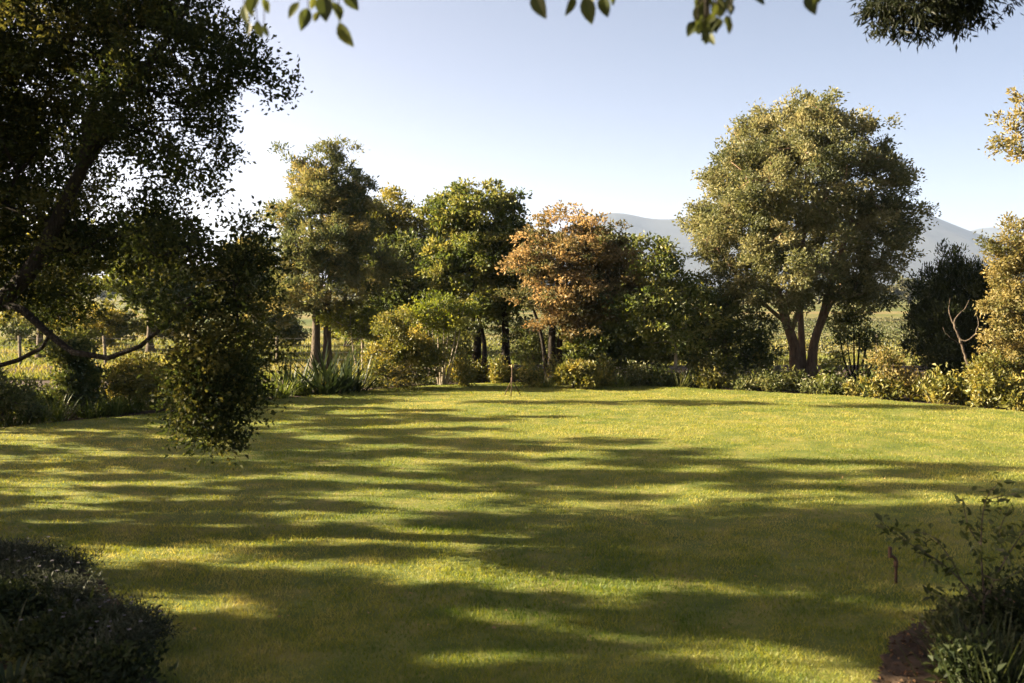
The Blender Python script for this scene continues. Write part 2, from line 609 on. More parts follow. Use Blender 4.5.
# mown grass: individual blades, thinner and denser towards the near part
def grass_blades():
    rng = np.random.default_rng(5)
    mb = MB()
    for (y0, y1, dens, h, wd) in [(5.2, 8, 3400, 0.034, 0.0065), (8, 11, 2200, 0.033, 0.0085), (11, 15, 1200, 0.030, 0.009), (15, 20, 1000, 0.03, 0.009), (20, 29, 640, 0.03, 0.012)]:
        xl, xr = -0.56 * y1 - 0.8, 0.56 * y1 + 0.8
        n = int((xr - xl) * (y1 - y0) * dens)
        x = rng.uniform(xl, xr, n); y = rng.uniform(y0, y1, n)
        k = inside(x, y, POLY) & ~inside(x, y, BED_L) & ~inside(x, y, BED_R)
        x, y = x[k], y[k]
        n = len(x)
        z = lawn_z(x, y)
        a = rng.uniform(0, 2 * math.pi, n)
        lean = rng.normal(0, 0.55, (n, 2))
        hh = h * rng.uniform(0.5, 1.35, n) * (1 + 1.6 * fbm(x * 2.2, y * 2.2, 21, 4))
        b = np.stack([x, y, z - 0.004], 1)
        side = np.stack([np.cos(a), np.sin(a), 0 * a], 1) * wd * 0.5
        tip = b + np.stack([lean[:, 0] * hh, lean[:, 1] * hh, hh], 1)
        V = np.stack([b - side, b + side, tip], 1)
        t = 0.42 + 0.9 * fbm(x * 0.5, y * 0.5, 31) + 1.0 * fbm(x * 3.5, y * 3.5, 33, 5) + rng.normal(0, 0.16, n)
        mb.add(V, np.arange(n)[:, None] * 3 + np.arange(3)[None], t)
    o = mb.build('grass', leafmat('grass_blades', [(0.056, 0.10, 0.013), (0.215, 0.222, 0.038), (0.37, 0.32, 0.105)], 0.42, 0.012))
    tag(o, 'short mown yellow-green lawn grass streaked with long shadows', 'grass', kind='stuff')


grass_blades()


def meadow():
    rng = np.random.default_rng(8)
    mb = MB()
    n = 60000
    y = 30 + 30 * rng.random(n) ** 1.5
    x = rng.uniform(-0.65, 0.6, n) * y
    k = ((x < -4) | (y > 36.5))
    x, y = x[k], y[k]; n = len(x)
    a = rng.uniform(0, 6.28, n)
    hh = rng.uniform(0.06, 0.22, n)
    b = np.stack([x, y, np.full(n, -0.13)], 1)
    b[:, 2] = np.where(y < 36, -0.05, -0.13)
    s = np.stack([np.cos(a), np.sin(a), 0 * a], 1) * 0.035
    tip = b + np.stack([rng.normal(0, .4, n) * hh, rng.normal(0, .4, n) * hh, hh], 1)
    mb.add(np.stack([b - s, b + s, tip], 1), np.arange(n)[:, None] * 3 + np.arange(3)[None], 0.5 + 1.2 * fbm(x * .2, y * .2, 3) + rng.normal(0, .15, n))
    tag(mb.build('meadow_grass', leafmat('meadow_blades', [(0.06, 0.085, 0.018), (0.13, 0.14, 0.034), (0.24, 0.2, 0.07)], 0.35, 0.012)),
        'rough pale grass growing beyond the border trees along the wire fence', 'grass', kind='stuff')
    mb = MB()
    n = 26000
    row = rng.integers(0, 30, n)
    y = 42 + row * 2.0 + rng.normal(0, 0.16, n)
    x = rng.uniform(-6, 48, n)
    k = np.abs(x) < 0.62 * y
    x, y = x[k], y[k]; n = len(x)
    c = np.stack([x, y, -0.1 + rng.uniform(0, 0.12, n)], 1)
    quad_leaves(mb, c, rng.normal(size=(n, 3)) + np.array([0, 0, .6]), rng.normal(size=(n, 3)) + np.array([0, 0, .5]), 0.17, 0.1, rng.normal(.45, .25, n))
    tag(mb.build('crops', M_FAR), 'low rows of crop plants across the field behind the trees', 'crop', kind='stuff')


meadow()

# ------------------------------------------------------------------ mountains and haze
def mountains(D, prof, depth, name, seed, stops):
    xs_px = np.array([p[0] for p in prof], float); ys_px = np.array([p[1] for p in prof], float)
    nx, ny = 260, 60
    px = np.linspace(xs_px[0], xs_px[-1], nx)
    X0 = (px - CX) / FPX * D
    H = np.interp(px, xs_px, (HZ - ys_px) / FPX * D)
    H = np.convolve(np.pad(H, 3, mode='edge'), np.ones(7) / 7, 'valid')
    V = np.zeros((ny, nx, 3))
    for j in range(ny):
        u = j / (ny - 1)              # 0 = front foot, 0.7 = ridge, 1 = back foot
        y = D + (u - 0.7) * depth
        s = np.where(u < 0.7, (u / 0.7) ** 1.25, ((1 - u) / 0.3))
        nz = fbm(X0 / 260.0, np.full(nx, y / 420.0), seed, 5)
        V[j, :, 0] = X0; V[j, :, 1] = y
        V[j, :, 2] = np.maximum(H, 2) * s * (1 + 0.55 * nz * np.sin(min(1, s) * math.pi)) - 1
    k = (np.arange(ny - 1)[:, None] * nx + np.arange(nx - 1)[None]).ravel()
    mb = MB()
    mb.add(V.reshape(-1, 3), np.stack([k, k + 1, k + nx + 1, k + nx], 1))
    tag(mb.build(name, noisemat(name + '_scrub', stops, 0.012, 10, rough=1), smooth=True), kind='structure')


mountains(3000, [(-700, 288), (100, 290), (380, 284), (470, 262), (540, 238), (585, 216), (606, 210), (628, 209.5), (646, 218), (665, 224), (687, 213), (740, 203), (800, 199),
                 (860, 198), (905, 204), (934, 216), (961, 228), (994, 239), (1060, 256), (1200, 270), (1500, 284)], 1300, 'mountains', 4,
          [(0.3, (0.014, 0.017, 0.018)), (0.7, (0.032, 0.032, 0.03))])
mountains(4200, [(860, 285), (930, 246), (972, 228), (992, 226), (1040, 236), (1200, 244), (1500, 262)], 900, 'far_mountains', 14,
          [(0.3, (0.016, 0.019, 0.02)), (0.7, (0.036, 0.036, 0.034))])


def haze():
    m, nt, N, L = mat('haze_air')
    v = N('ShaderNodeVolumePrincipled')
    v.inputs['Color'].default_value = (0.52, 0.68, 1.0, 1)
    v.inputs['Density'].default_value = 0.00011
    v.inputs['Anisotropy'].default_value = 0.2
    o = N('ShaderNodeOutputMaterial'); L(v.outputs[0], o.inputs['Volume'])
    x0, x1, y0, y1, z0, z1 = -6100, 6100, -300, 6100, -1.2, 285
    mb = MB()
    mb.add([(x0, y0, z0), (x1, y0, z0), (x1, y1, z0), (x0, y1, z0), (x0, y0, z1), (x1, y0, z1), (x1, y1, z1), (x0, y1, z1)],
           [[0, 3, 2, 1], [4, 5, 6, 7], [0, 1, 5, 4], [1, 2, 6, 5], [2, 3, 7, 6], [3, 0, 4, 7]])
    tag(mb.build('haze', m), 'thin bluish haze in front of the mountains', 'haze', kind='stuff')


haze()

# ------------------------------------------------------------------ the trees
def up(base, *pts):
    return [np.asarray(base, float)] + [np.asarray(p, float) for p in pts]


# big overhanging tree on the left
b = np.array([-7.9, 11.3, 0.0])
fork = P(-45, 318, 11.1)
t1_trunks = [
    (up(b, b + (0.15, 0, 0.9), P(-120, 345, 11.2), fork), 0.26, 0.16),
    ([fork, P(0, 303, 11), P(28, 274, 10.9), P(55, 225, 10.8), P(84, 165, 10.7), P(108, 112, 10.5), P(150, 62, 10.4), P(186, 8, 10.3), P(205, -70, 10.2)], 0.11, 0.02),
    ([P(0, 303, 11), P(22, 310, 10.8), P(48, 333, 10.6), P(72, 352, 10.4), P(108, 358, 10.2), P(140, 346, 10.1), P(165, 325, 10), P(205, 292, 9.9), P(240, 282, 9.9)], 0.05, 0.012),
    ([P(-60, 330, 11), P(-10, 368, 10.9), P(18, 360, 10.9), P(42, 348, 10.8), P(52, 330, 10.65)], 0.035, 0.02),
    ([P(78, 178, 10.7), P(104, 142, 11), P(120, 128, 11.4), P(150, 122, 11.6)], 0.04, 0.015),
    ([P(84, 165, 10.7), P(88, 120, 10.9), P(112, 60, 11.2), P(130, 10, 11.4), P(140, -60, 11.6)], 0.055, 0.02),
    ([fork, P(-70, 240, 11.3), P(-60, 130, 11.6), P(-20, 20, 11.9), P(0, -80, 12)], 0.13, 0.04),
    ([P(-70, 240, 11.3), P(-160, 160, 11), P(-230, 60, 10.8)], 0.09, 0.04),
]
t1_ells = [ell(20, 50, 11.5, 90, 100, 2.2), ell(10, 120, 11.3, 60, 90, 1.5), ell(120, 15, 11.2, 95, 70, 2.0), ell(175, 45, 10.6, 48, 60, 1.2), ell(214, 70, 10.4, 30, 42, .8), ell(238, 80, 10.3, 22, 26, .6), ell(258, 95, 10.3, 14, 20, .4), ell(250, 55, 10.3, 14, 22, .4), ell(268, 112, 10.3, 8, 14, .3), ell(225, 45, 10.3, 26, 34, .6),
           ell(160, 120, 11, 60, 55, 1.5), ell(30, 195, 12, 70, 75, 1.6), ell(185, 180, 10.6, 38, 55, 1.1), ell(120, 235, 11.4, 70, 40, 1.4), ell(185, 240, 10.3, 40, 40, 1.0), ell(225, 262, 9.9, 38, 30, .8), ell(245, 275, 9.9, 20, 30, .7),
           ell(205, 310, 10, 48, 40, .9), ell(228, 345, 9.9, 26, 40, .7), ell(242, 316, 9.8, 20, 28, .6), ell(202, 360, 9.9, 36, 40, .7), ell(208, 398, 9.9, 26, 30, .5), ell(207, 405, 9.9, 22, 22, .4), ell(212, 415, 9.9, 16, 20, .4), ell(206, 445, 9.9, 6, 14, .2), ell(207, 438, 9.9, 8, 14, .25), ell(203, 428, 9.9, 12, 16, .3), ell(222, 420, 9.9, 12, 14, .3), ell(238, 402, 9.9, 10, 16, .3), ell(190, 396, 9.9, 14, 18, .3), ell(208, 450, 9.9, 5, 10, .15), ell(206, 448, 9.9, 5, 10, .15), ell(240, 408, 9.9, 6, 12, .15), ell(207, 436, 9.9, 8, 14, .25), ell(20, 275, 11.8, 65, 30, 1.3),
           ell(-80, 120, 11.2, 110, 190, 2.4), ell(60, -90, 11.2, 200, 90, 2.4), ell(-200, 40, 11, 120, 150, 2.2), ell(40, 315, 12.4, 45, 18, .7)]
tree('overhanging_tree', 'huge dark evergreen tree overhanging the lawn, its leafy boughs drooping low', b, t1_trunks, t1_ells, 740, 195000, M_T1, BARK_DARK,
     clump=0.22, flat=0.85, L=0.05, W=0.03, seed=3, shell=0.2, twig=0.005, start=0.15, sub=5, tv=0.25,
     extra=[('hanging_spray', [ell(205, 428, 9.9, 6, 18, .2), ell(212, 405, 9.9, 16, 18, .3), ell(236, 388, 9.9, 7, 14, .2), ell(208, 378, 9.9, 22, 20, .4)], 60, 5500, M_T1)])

# feathery twin-trunked tree
d = 33
b = B(321, d)
tree('feathery_tree', 'tall feathery tree on twin trunks with tiered grey-green and golden foliage and a spired top', b,
     [(up(B(315, d), P(316, 300, d), P(312, 240, d), P(303, 160, d)), 0.17, 0.03), (up(B(327, d + .3), P(328, 300, d), P(334, 240, d), P(337, 165, d + .5)), 0.16, 0.03)],
     [ell(302, 172, d, 11, 26), ell(302, 158, d, 5, 16), ell(333, 160, d, 5, 16), ell(336, 172, d, 10, 22), ell(355, 185, d, 9, 20), ell(352, 205, d, 18, 22), ell(318, 190, d, 26, 22), ell(318, 205, d, 38, 28), ell(283, 220, d, 16, 14), ell(325, 245, d, 52, 30), ell(300, 265, d - .5, 34, 22), ell(355, 225, d, 22, 34),
      ell(366, 265, d, 34, 26), ell(320, 292, d - .5, 55, 16), ell(290, 300, d - .5, 26, 12), ell(368, 192, d, 10, 14)],
     260, 62000, M_FEATHER, BARK, clump=0.30, flat=0.72, L=0.115, W=0.042, seed=11, updir=0.5, tv=0.3, start=.4)
d = 41
tree('slender_tree', 'pale green loose-topped tree rising behind the feathery twin-trunked tree', B(385, d),
     [(up(B(385, d), P(388, 290, d), P(392, 200, d)), 0.16, 0.03)],
     [ell(392, 206, d, 14, 16), ell(372, 228, d, 24, 26), ell(405, 240, d, 24, 30), ell(388, 270, d, 38, 36), ell(400, 192, d, 8, 10), ell(412, 262, d, 20, 30)], 130, 42000, M_YELLOW, BARK, clump=0.42, L=0.13, W=0.06, seed=12)
d = 31
b = B(487, d)
tree('broadleaf_tree', 'tall dark green broadleaf tree with dark trunks beside the orange tree', b,
     [(up(B(476, d), P(477, 320, d), P(470, 260, d), P(478, 195, d)), 0.15, 0.03), (up(B(506, d + .3), P(505, 320, d), P(500, 260, d), P(495, 195, d)), 0.15, 0.03), (up(B(484, d + .6), P(482, 330, d + .6), P(455, 250, d + .5)), 0.09, 0.03)],
     [ell(485, 205, d, 30, 26), ell(455, 215, d, 24, 20), ell(514, 215, d, 18, 24), ell(465, 250, d, 38, 34), ell(500, 255, d, 34, 36), ell(440, 262, d, 24, 28), ell(480, 295, d + .4, 48, 28), ell(525, 265, d + .6, 20, 40)],
     230, 54000, M_GREEN, BARK_DARK, clump=0.32, flat=0.6, L=0.11, W=0.065, seed=13, tv=0.34)
d = 36
tree('background_tree', 'dark rounded tree seen between the feathery tree and the dark broadleaf tree', B(405, d),
     [(up(B(405, d), P(405, 300, d), P(405, 250, d)), 0.14, 0.04)], [ell(402, 275, d, 32, 40), ell(388, 318, d, 36, 26), ell(420, 305, d, 26, 30)], 100, 12000, M_DARK, BARK_DARK, clump=0.42, L=0.17, W=0.09, seed=14)
# autumn tree
d = 29
b = B(553, d)
tree('autumn_tree', 'wide dome-shaped tree with tiers of orange-brown autumn leaves', b,
     [(up(b, P(552, 335, d), P(556, 290, d), P(575, 225, d)), 0.15, 0.03), (up(B(560, d), P(562, 330, d), P(590, 280, d), P(612, 235, d + .3)), 0.11, 0.03), (up(B(548, d), P(540, 330, d), P(525, 285, d - .3)), 0.08, 0.03)],
     [ell(535, 230, d, 20, 15), ell(574, 218, d, 26, 15), ell(555, 255, d - .3, 38, 20), ell(528, 268, d - .4, 22, 13), ell(588, 245, d, 28, 20), ell(565, 285, d - .6, 38, 18), ell(600, 285, d, 28, 22), ell(535, 295, d - .5, 22, 10), ell(586, 305, d - .3, 38, 16)],
     190, 30000, M_ORANGE, BARK_DARK, clump=0.30, flat=0.45, L=0.09, W=0.048, seed=15, lift=0.3, tv=0.36,
     extra=[('bronze_crown', [ell(612, 280, d, 32, 26), ell(630, 295, d + .3, 18, 24), ell(600, 250, d + .4, 24, 18), ell(575, 318, d - .2, 38, 14)], 80, 17000, M_BRONZE)])
d = 36
tree('background_tree', 'dark rounded tree behind the right shoulder of the orange tree, below the mountain ridge', B(628, d),
     [(up(B(628, d), P(628, 300, d), P(628, 240, d)), 0.14, 0.04)], [ell(618, 250, d, 20, 18), ell(636, 272, d, 16, 14), ell(612, 272, d, 28, 26), ell(630, 305, d, 40, 24)], 100, 11000, M_GREEN, BARK_DARK, clump=0.36, L=0.14, W=0.09, seed=16)
d = 28
tree('slim_tree', 'small dark tree on one slender pale trunk left of the big olive-gold tree', B(675, d),
     [(up(B(676, d), P(675, 340, d), P(668, 300, d), P(664, 245, d)), 0.055, 0.02)],
     [ell(664, 250, d, 12, 14), ell(660, 275, d, 24, 18), ell(650, 305, d, 32, 24), ell(680, 305, d, 28, 24), ell(665, 330, d, 34, 16), ell(688, 285, d, 18, 14)], 120, 13000, M_GREEN, BARK_PALE, clump=0.28, L=0.11, W=0.06, seed=17)
# big olive-gold tree
d = 29.5
b = B(803, d)
bt = [(up(B(796, d), P(794, 345, d), P(783, 310, d), P(768, 250, d), P(748, 170, d)), 0.19, 0.03), (up(B(812, d - .1), P(814, 345, d), P(824, 310, d), P(845, 240, d), P(868, 170, d)), 0.16, 0.03),
      (up(B(803, d + .3), P(802, 350, d + .2), P(800, 280, d + .3), P(806, 200, d + .3), P(803, 120, d)), 0.12, 0.02), (up(P(790, 335, d), P(803, 290, d - .4), P(790, 230, d - 1.2), P(770, 190, d - 1.8)), 0.08, 0.02),
      (up(P(817, 330, d), P(830, 280, d - .6), P(835, 230, d - 1.4)), 0.08, 0.02), (up(P(815, 340, d), P(838, 290, d + .8), P(870, 230, d + 1.8)), 0.08, 0.02), (up(P(788, 325, d), P(745, 285, d + .3), P(715, 245, d)), 0.07, 0.02)]
big = [ell(806, 128, d, 34, 26, 1.5), ell(768, 146, d - .3, 38, 30, 1.6), ell(842, 146, d, 36, 30, 1.6), ell(736, 188, d, 34, 40, 1.6), ell(868, 195, d, 32, 42, 1.6), ell(800, 180, d - 1.4, 52, 44, 1.6), ell(757, 190, d - 1.2, 40, 40, 1.4),
       ell(738, 235, d - .8, 40, 40, 1.8), ell(855, 235, d - .2, 44, 38, 1.8), ell(800, 245, d - 1.8, 46, 38, 1.5), ell(718, 232, d, 20, 34, 1.2), ell(770, 280, d - 1.0, 42, 24, 1.4), ell(880, 250, d, 24, 28, 1.3), ell(888, 222, d, 20, 24, 1.1),
       ell(835, 280, d - .6, 36, 20, 1.2), ell(732, 275, d - .2, 28, 20, 1.1), ell(800, 200, d + 1.8, 70, 62, 1.5), ell(866, 284, d, 24, 12, 1.0)]
big += [ell(742, 298, d - .3, 30, 14, 1.0), ell(782, 300, d - 1.0, 26, 12, .9), ell(866, 298, d - .2, 28, 14, 1.0), ell(826, 303, d - .8, 16, 10, .6)]
rb = np.random.default_rng(41)
for _ in range(22):
    a_ = rb.uniform(-.35, math.pi + .35)
    big.append(ell(803 + 94 * math.cos(a_) * rb.uniform(.84, 1.08), 205 - 92 * math.sin(a_) * rb.uniform(.84, 1.06), d + rb.uniform(-1, 1), rb.uniform(8, 17), rb.uniform(8, 18), .5))
tree('big_olive_tree', 'biggest tree at the lawn edge, broad rounded olive-gold crown on a forked reddish trunk', b, bt, big, 600, 135000, M_OLIVE, BARK_RED,
     clump=0.29, flat=0.8, L=0.09, W=0.05, seed=21, shell=0.62, start=0.35, tv=0.3, sub=4)

# dark conifer, bare sapling, golden trees on the right
d = 27.5
b = B(960, d)
tree('dark_conifer', 'dark green conifer with upright feathery tips to the right of the open field', b, [(up(b, P(960, 320, d), P(962, 262, d)), 0.12, 0.03)],
     [ell(958, 280, d, 22, 20), ell(980, 285, d, 18, 24), ell(940, 285, d, 14, 16), ell(950, 320, d, 34, 26), ell(980, 330, d, 26, 36), ell(948, 352, d, 34, 20), ell(965, 372, d, 36, 16), ell(932, 322, d, 18, 14)],
     180, 54000, M_CONIFER, BARK_DARK, clump=0.26, flat=1.1, L=0.1, W=0.028, seed=22, updir=1.3, shell=0.3)
d = 24.5
b = B(968, d)
root = thing('bare_sapling', b, 'pale leafless twisted little trunk with forked top in front of the dark conifer', 'tree')
rng = np.random.default_rng(6)
for nm, pts, r0, r1 in (('trunk', [P(970, 392, d), P(970, 372, d), P(964, 352, d), P(958, 336, d), P(954, 324, d)], .05, .028), ('limb', [P(958, 337, d), P(966, 341, d - .1), P(975, 333, d - .15), P(979, 322, d - .1), P(977, 312, d)], .024, .006),
                        ('limb', [P(954, 324, d), P(958, 315, d), P(964, 310, d + .1), P(969, 301, d + .1)], .022, .005), ('limb', [P(954, 324, d), P(949, 313, d + .1), P(950, 298, d + .1)], .02, .004), ('limb', [P(961, 344, d), P(950, 338, d - .1), P(943, 328, d - .1)], .014, .004)):
    q = smooth_path(pts, .08); q[1:] += rng.normal(0, .012, q[1:].shape)
    mb = MB(); tube(mb, q - b, np.linspace(r0, r1, len(q)) * rng.uniform(.75, 1.0, len(q)), 7); mb.build(nm, BARK, root, True)
d = 23
b = B(1032, d)
tree('golden_shrub', 'tall golden-leaved shrub at the lawn edge beside the dark conifer', b, [(up(b, P(1030, 350, d), P(1015, 270, d)), 0.07, .02), (up(b + (.3, 0, 0), P(1050, 350, d), P(1055, 270, d)), 0.07, .02), (up(b - (.2, .1, 0), P(1008, 370, d), P(1000, 330, d)), 0.05, .02)],
     [ell(1012, 250, d, 24, 26), ell(1006, 290, d, 24, 22), ell(998, 318, d, 26, 18), ell(1012, 345, d - .3, 26, 28), ell(1050, 290, d, 44, 60), ell(1052, 360, d, 40, 34)], 200, 44000, M_GOLD, BARK, clump=0.22, L=0.07, W=0.036, seed=23, cat='shrub', droop=.5)
d = 25
b = B(1120, d)
tree('golden_tree', 'tall golden and rust leaved tree reaching in from the right against blue sky', b, [(up(b, P(1110, 250, d), P(1095, 150, d), P(1100, 30, d)), 0.22, .05), (up(P(1105, 200, d), P(1070, 150, d - .5), P(1025, 128, d - 1)), 0.07, .02)],
     [ell(1022, 128, d - 1, 20, 20), ell(1028, 100, d - 1, 14, 16), ell(1034, 150, d - 1, 18, 14), ell(1110, 60, d, 60, 80), ell(1120, 160, d, 60, 60)], 140, 26000, M_GOLD, BARK, clump=0.26, L=0.10, W=0.05, seed=24)

# understorey
def shrub(label, px, d, ells, nt, nleaf, m, seed, name='shrub', stems=5, bark=BARK, L=0.08, W=0.045, clump=0.22, spread=14, sr=0.025, **kw):
    rng = np.random.default_rng(seed + 500)
    b = B(px, d)
    top = np.mean([e[0] for e in ells], 0)
    tr = []
    for i in range(stems):
        a = rng.uniform(-1, 1)
        p0 = b + (a * .12, rng.uniform(-.1, .1), 0)
        p2 = top + np.array([a * spread * d / FPX, rng.uniform(-.3, .3), rng.uniform(-.2, .3)])
        tr.append((up(p0, p0 * .55 + p2 * .45 + np.array([a * .08, 0, .1]), p2), sr, sr * .45))
    return tree(name, label, b, tr, ells, nt, nleaf, m, bark, clump=clump, L=L, W=W, seed=seed, cat='shrub', sides=6, crown='foliage', **kw)


shrub('bright lime umbrella-shaped shrub on fanned pale stems in front of the dark broadleaf tree', 442, 28, [ell(440, 310, 28, 22, 11, .7), ell(425, 318, 28, 15, 10, .5), ell(462, 314, 28.2, 13, 9, .4), ell(448, 322, 27.8, 16, 8, .4)], 70, 7000, M_LIME, 31,
      name='fan_stemmed_shrub', stems=7, bark=BARK_PALE, spread=22, lift=.5, flat=.6)
shrub('young lime-leaved tree on a thin pale trunk right of the twin trunks', 360, 32.5, [ell(358, 318, 32.5, 24, 15), ell(372, 330, 32.5, 12, 10), ell(340, 320, 32.5, 16, 12)], 60, 9000, M_LIME, 32, name='young_tree', stems=2, bark=BARK_PALE, spread=8)
shrub('rounded yellow-green shrub between the spiky plant and the fan-stemmed shrub', 400, 27.2, [ell(402, 340, 27.2, 26, 22), ell(388, 362, 26.8, 24, 20), ell(420, 362, 27, 22, 20), ell(398, 322, 27.4, 14, 10)], 100, 12000, M_YELLOW, 33)
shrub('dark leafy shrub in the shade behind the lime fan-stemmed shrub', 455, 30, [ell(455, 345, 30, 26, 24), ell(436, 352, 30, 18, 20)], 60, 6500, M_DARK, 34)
shrub('loose olive shrub below the orange tree, right of its trunk', 605, 28.8, [ell(600, 342, 28.8, 28, 20), ell(625, 350, 28.8, 22, 18), ell(582, 345, 28.8, 16, 14)], 80, 9000, M_GREEN, 35, spread=22, L=.12, W=.07)
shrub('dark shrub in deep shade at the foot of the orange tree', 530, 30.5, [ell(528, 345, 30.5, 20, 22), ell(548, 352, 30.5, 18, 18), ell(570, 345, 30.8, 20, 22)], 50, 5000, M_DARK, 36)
shrub('dense dark shrub hugging the left side of the big olive-gold tree', 735, 28.6, [ell(715, 318, 28.6, 24, 26), ell(745, 330, 28.6, 24, 26), ell(728, 355, 28.6, 34, 20), ell(755, 352, 28.6, 16, 22), ell(718, 292, 29, 18, 18)], 130, 13000, M_DARK, 37)
shrub('dark shrub behind the slender pale trunk', 655, 30.5, [ell(645, 350, 30.5, 26, 20), ell(690, 345, 30.5, 24, 22), ell(670, 358, 30.5, 30, 14)], 70, 8000, M_GREEN, 38)
shrub('open twiggy shrub with dark stems to the right of the forked reddish trunk', 855, 29.8, [ell(852, 328, 29.8, 20, 16), ell(868, 345, 29.8, 12, 16), ell(842, 350, 29.8, 12, 12), ell(856, 305, 29.8, 18, 14)], 50, 4200, M_GREEN, 39, stems=6, sr=.035, bark=BARK_DARK)
shrub('pale twiggy yellow-green shrub below the open field, left of the dark conifer', 897, 24.6, [ell(893, 364, 24.6, 9, 10), ell(906, 378, 24.4, 9, 9), ell(888, 384, 24.6, 8, 9)], 32, 1900, M_GOLD, 40, stems=6)
shrub('yellow-green bushy shrub at the lawn edge just right of the tripod sprinkler', 578, 26.7, [ell(575, 372, 26.7, 12, 9), ell(586, 376, 26.7, 12, 8)], 50, 6500, M_YELLOW, 41, L=.08, W=.045, clump=.14)
shrub('golden-green shrub low under the golden-leaved shrub at the right', 1000, 22.6, [ell(990, 375, 22.6, 16, 18), ell(1005, 385, 22.4, 18, 14)], 50, 4500, M_YELLOW, 42)
# left: ivy-clad stump and shrubs behind the bough
shrub('dark ivy-clad stump standing in the left border beneath the overhanging bough', 74, 21.5, [ell(75, 372, 21.5, 10, 26, .3), ell(72, 352, 21.5, 13, 12, .3), ell(80, 394, 21.5, 12, 12, .3)], 70, 9000, M_DARK, 43, name='ivy_clad_stump', stems=2, sr=.14, spread=2, L=.09, W=.06)
shrub('loose yellowish shrub in the left border between the stump and the drooping bough', 135, 22.5, [ell(132, 372, 22.5, 22, 18), ell(118, 388, 22, 16, 14), ell(152, 385, 22, 16, 14)], 60, 5000, M_YELLOW, 44, spread=20)
shrub('dark low shrub at the far left end of the left border', -5, 19.6, [ell(5, 400, 19.6, 26, 14), ell(-25, 390, 19.6, 30, 20)], 60, 8500, M_BORDER, 45)
shrub('leafy green shrub behind the drooping bough tip in the left border', 215, 24, [ell(205, 372, 24, 26, 20), ell(235, 368, 24, 24, 24), ell(225, 390, 23.5, 28, 12)], 90, 12000, M_GREEN, 46)

# trees beyond, on the left, seen through the bough
for i, (px, d, es, m, lab) in enumerate([
    (40, 40, [(30, 285, 42, 30), (65, 255, 34, 34), (10, 250, 30, 30)], M_YELLOW, 'sunlit golden-green tree beyond the fence at far left, under the overhanging boughs'),
    (150, 44, [(140, 270, 36, 34), (170, 290, 34, 26), (150, 240, 24, 24)], M_GREEN, 'green tree beyond the fence seen through the middle of the overhanging boughs'),
    (255, 46, [(250, 280, 26, 26), (270, 300, 24, 20), (245, 255, 18, 18)], M_FEATHER, 'hazy olive tree beyond the fence just left of the feathery twin-trunked tree')]):
    tree('background_tree', lab, B(px, d), [(up(B(px, d), P(px, 300, d), P(px, 250, d)), 0.15, .04)], [ell(a, q, d, e, f) for a, q, e, f in es], 90, 15000, m, BARK, clump=.42, L=.2, W=.1, seed=60 + i)

for i, (px, d, es, m, lab) in enumerate([
    (95, 47, [(92, 322, 30, 18), (118, 328, 20, 14)], M_YELLOW, 'low sunlit bush in the field seen through the gap under the overhanging boughs'),
    (20, 52, [(10, 315, 40, 20), (40, 325, 22, 14)], M_GREEN, 'wide bush in the field at the far left, beyond the fence posts'),
    (268, 50, [(264, 325, 22, 16), (284, 332, 16, 12)], M_FEATHER, 'small hazy bush in the field between the drooping bough and the twin trunks'),
    (160, 58, [(160, 318, 30, 18)], M_FEATHER, 'hazy bush in the field just right of the sunlit one, behind the bough'),
    (345, 48, [(345, 325, 26, 20), (372, 330, 20, 16)], M_YELLOW, 'sunlit bush in the field just right of the twin trunks'),
    (715, 46, [(706, 330, 18, 14), (722, 336, 14, 10)], M_GOLD, 'pale sunlit bush in the field left of the big olive-gold tree')]):
    shrub(lab, px, d, [ell(a, q, d, e, f) for a, q, e, f in es], 50, 7000, m, 260 + i, name='field_bush', L=.16, W=.09, clump=.34)

# unseen trees left of the lawn, added and shaped to throw the long shadows
SHADE = [  # y, half width, crown from, to
    (24.3, .35, 5.0, 8.5), (22.6, .2, 2.4, 4.8), (21.6, .3, 2, 5), (20.6, .25, 2.4, 5.2), (19.7, .3, 1.6, 4.6), (18.8, .25, 2, 5.4), (17.9, .3, 1.6, 6), (17.1, .3, 2.6, 6.5), (16.3, .45, 2, 8.6), (15.3, .28, 2.4, 8.6),
    (14.7, .22, 2.6, 8.4), (13.9, .15, 1, 4.4), (13.2, .2, 1, 5.5), (12.35, .24, 1, 8), (11.75, .18, .8, 7), (11.1, .14, .6, 4.5), (10.6, .2, .8, 6.5), (9.95, .13, .6, 4.5), (9.4, .28, .6, 8), (8.95, .3, .8, 6.5), (8.45, .45, .8, 8.2), (8.0, .5, .8, 8.2), (7.5, .5, .8, 6), (7.0, .55, .8, 8.2), (6.5, .5, .8, 6.5), (6.0, .6, .8, 8.2), (5.2, .6, .8, 8)]
for i, (y, hw, z0, z1) in enumerate(SHADE):
    z0, z1 = z0 * 1.11, z1 * 1.11
    rng = np.random.default_rng(80 + i)
    x = -15 + rng.uniform(-1.6, 1.2)
    b = np.array([x, y + .9 + .12 * (-15 - x), 0.0])
    n = int((z1 - z0) * 2.2) + 1
    es = [(b + np.array([rng.uniform(-.5, .5), rng.normal(0, .22), z0 + (z1 - z0) * (k + .5) / n + rng.uniform(-.2, .2)]), np.array([.5, hw * rng.uniform(.5, 1.2), .3])) for k in range(n)]
    tree('shadow_tree', 'slender unseen tree left of the lawn, shaped to throw the long shadow streaks', b, [(up(b, b + (0, 0, z1 * .4), b + (.1, .05, z1 * .9)), .06, .02)], es, 9 * n, int((650 if y > 8.2 else 1000) * n * (.6 + hw)), M_GREEN, BARK, clump=.15, L=.1, W=.06,
         seed=90 + i, shell=.2, group='unseen shadow-casting trees left of the lawn')

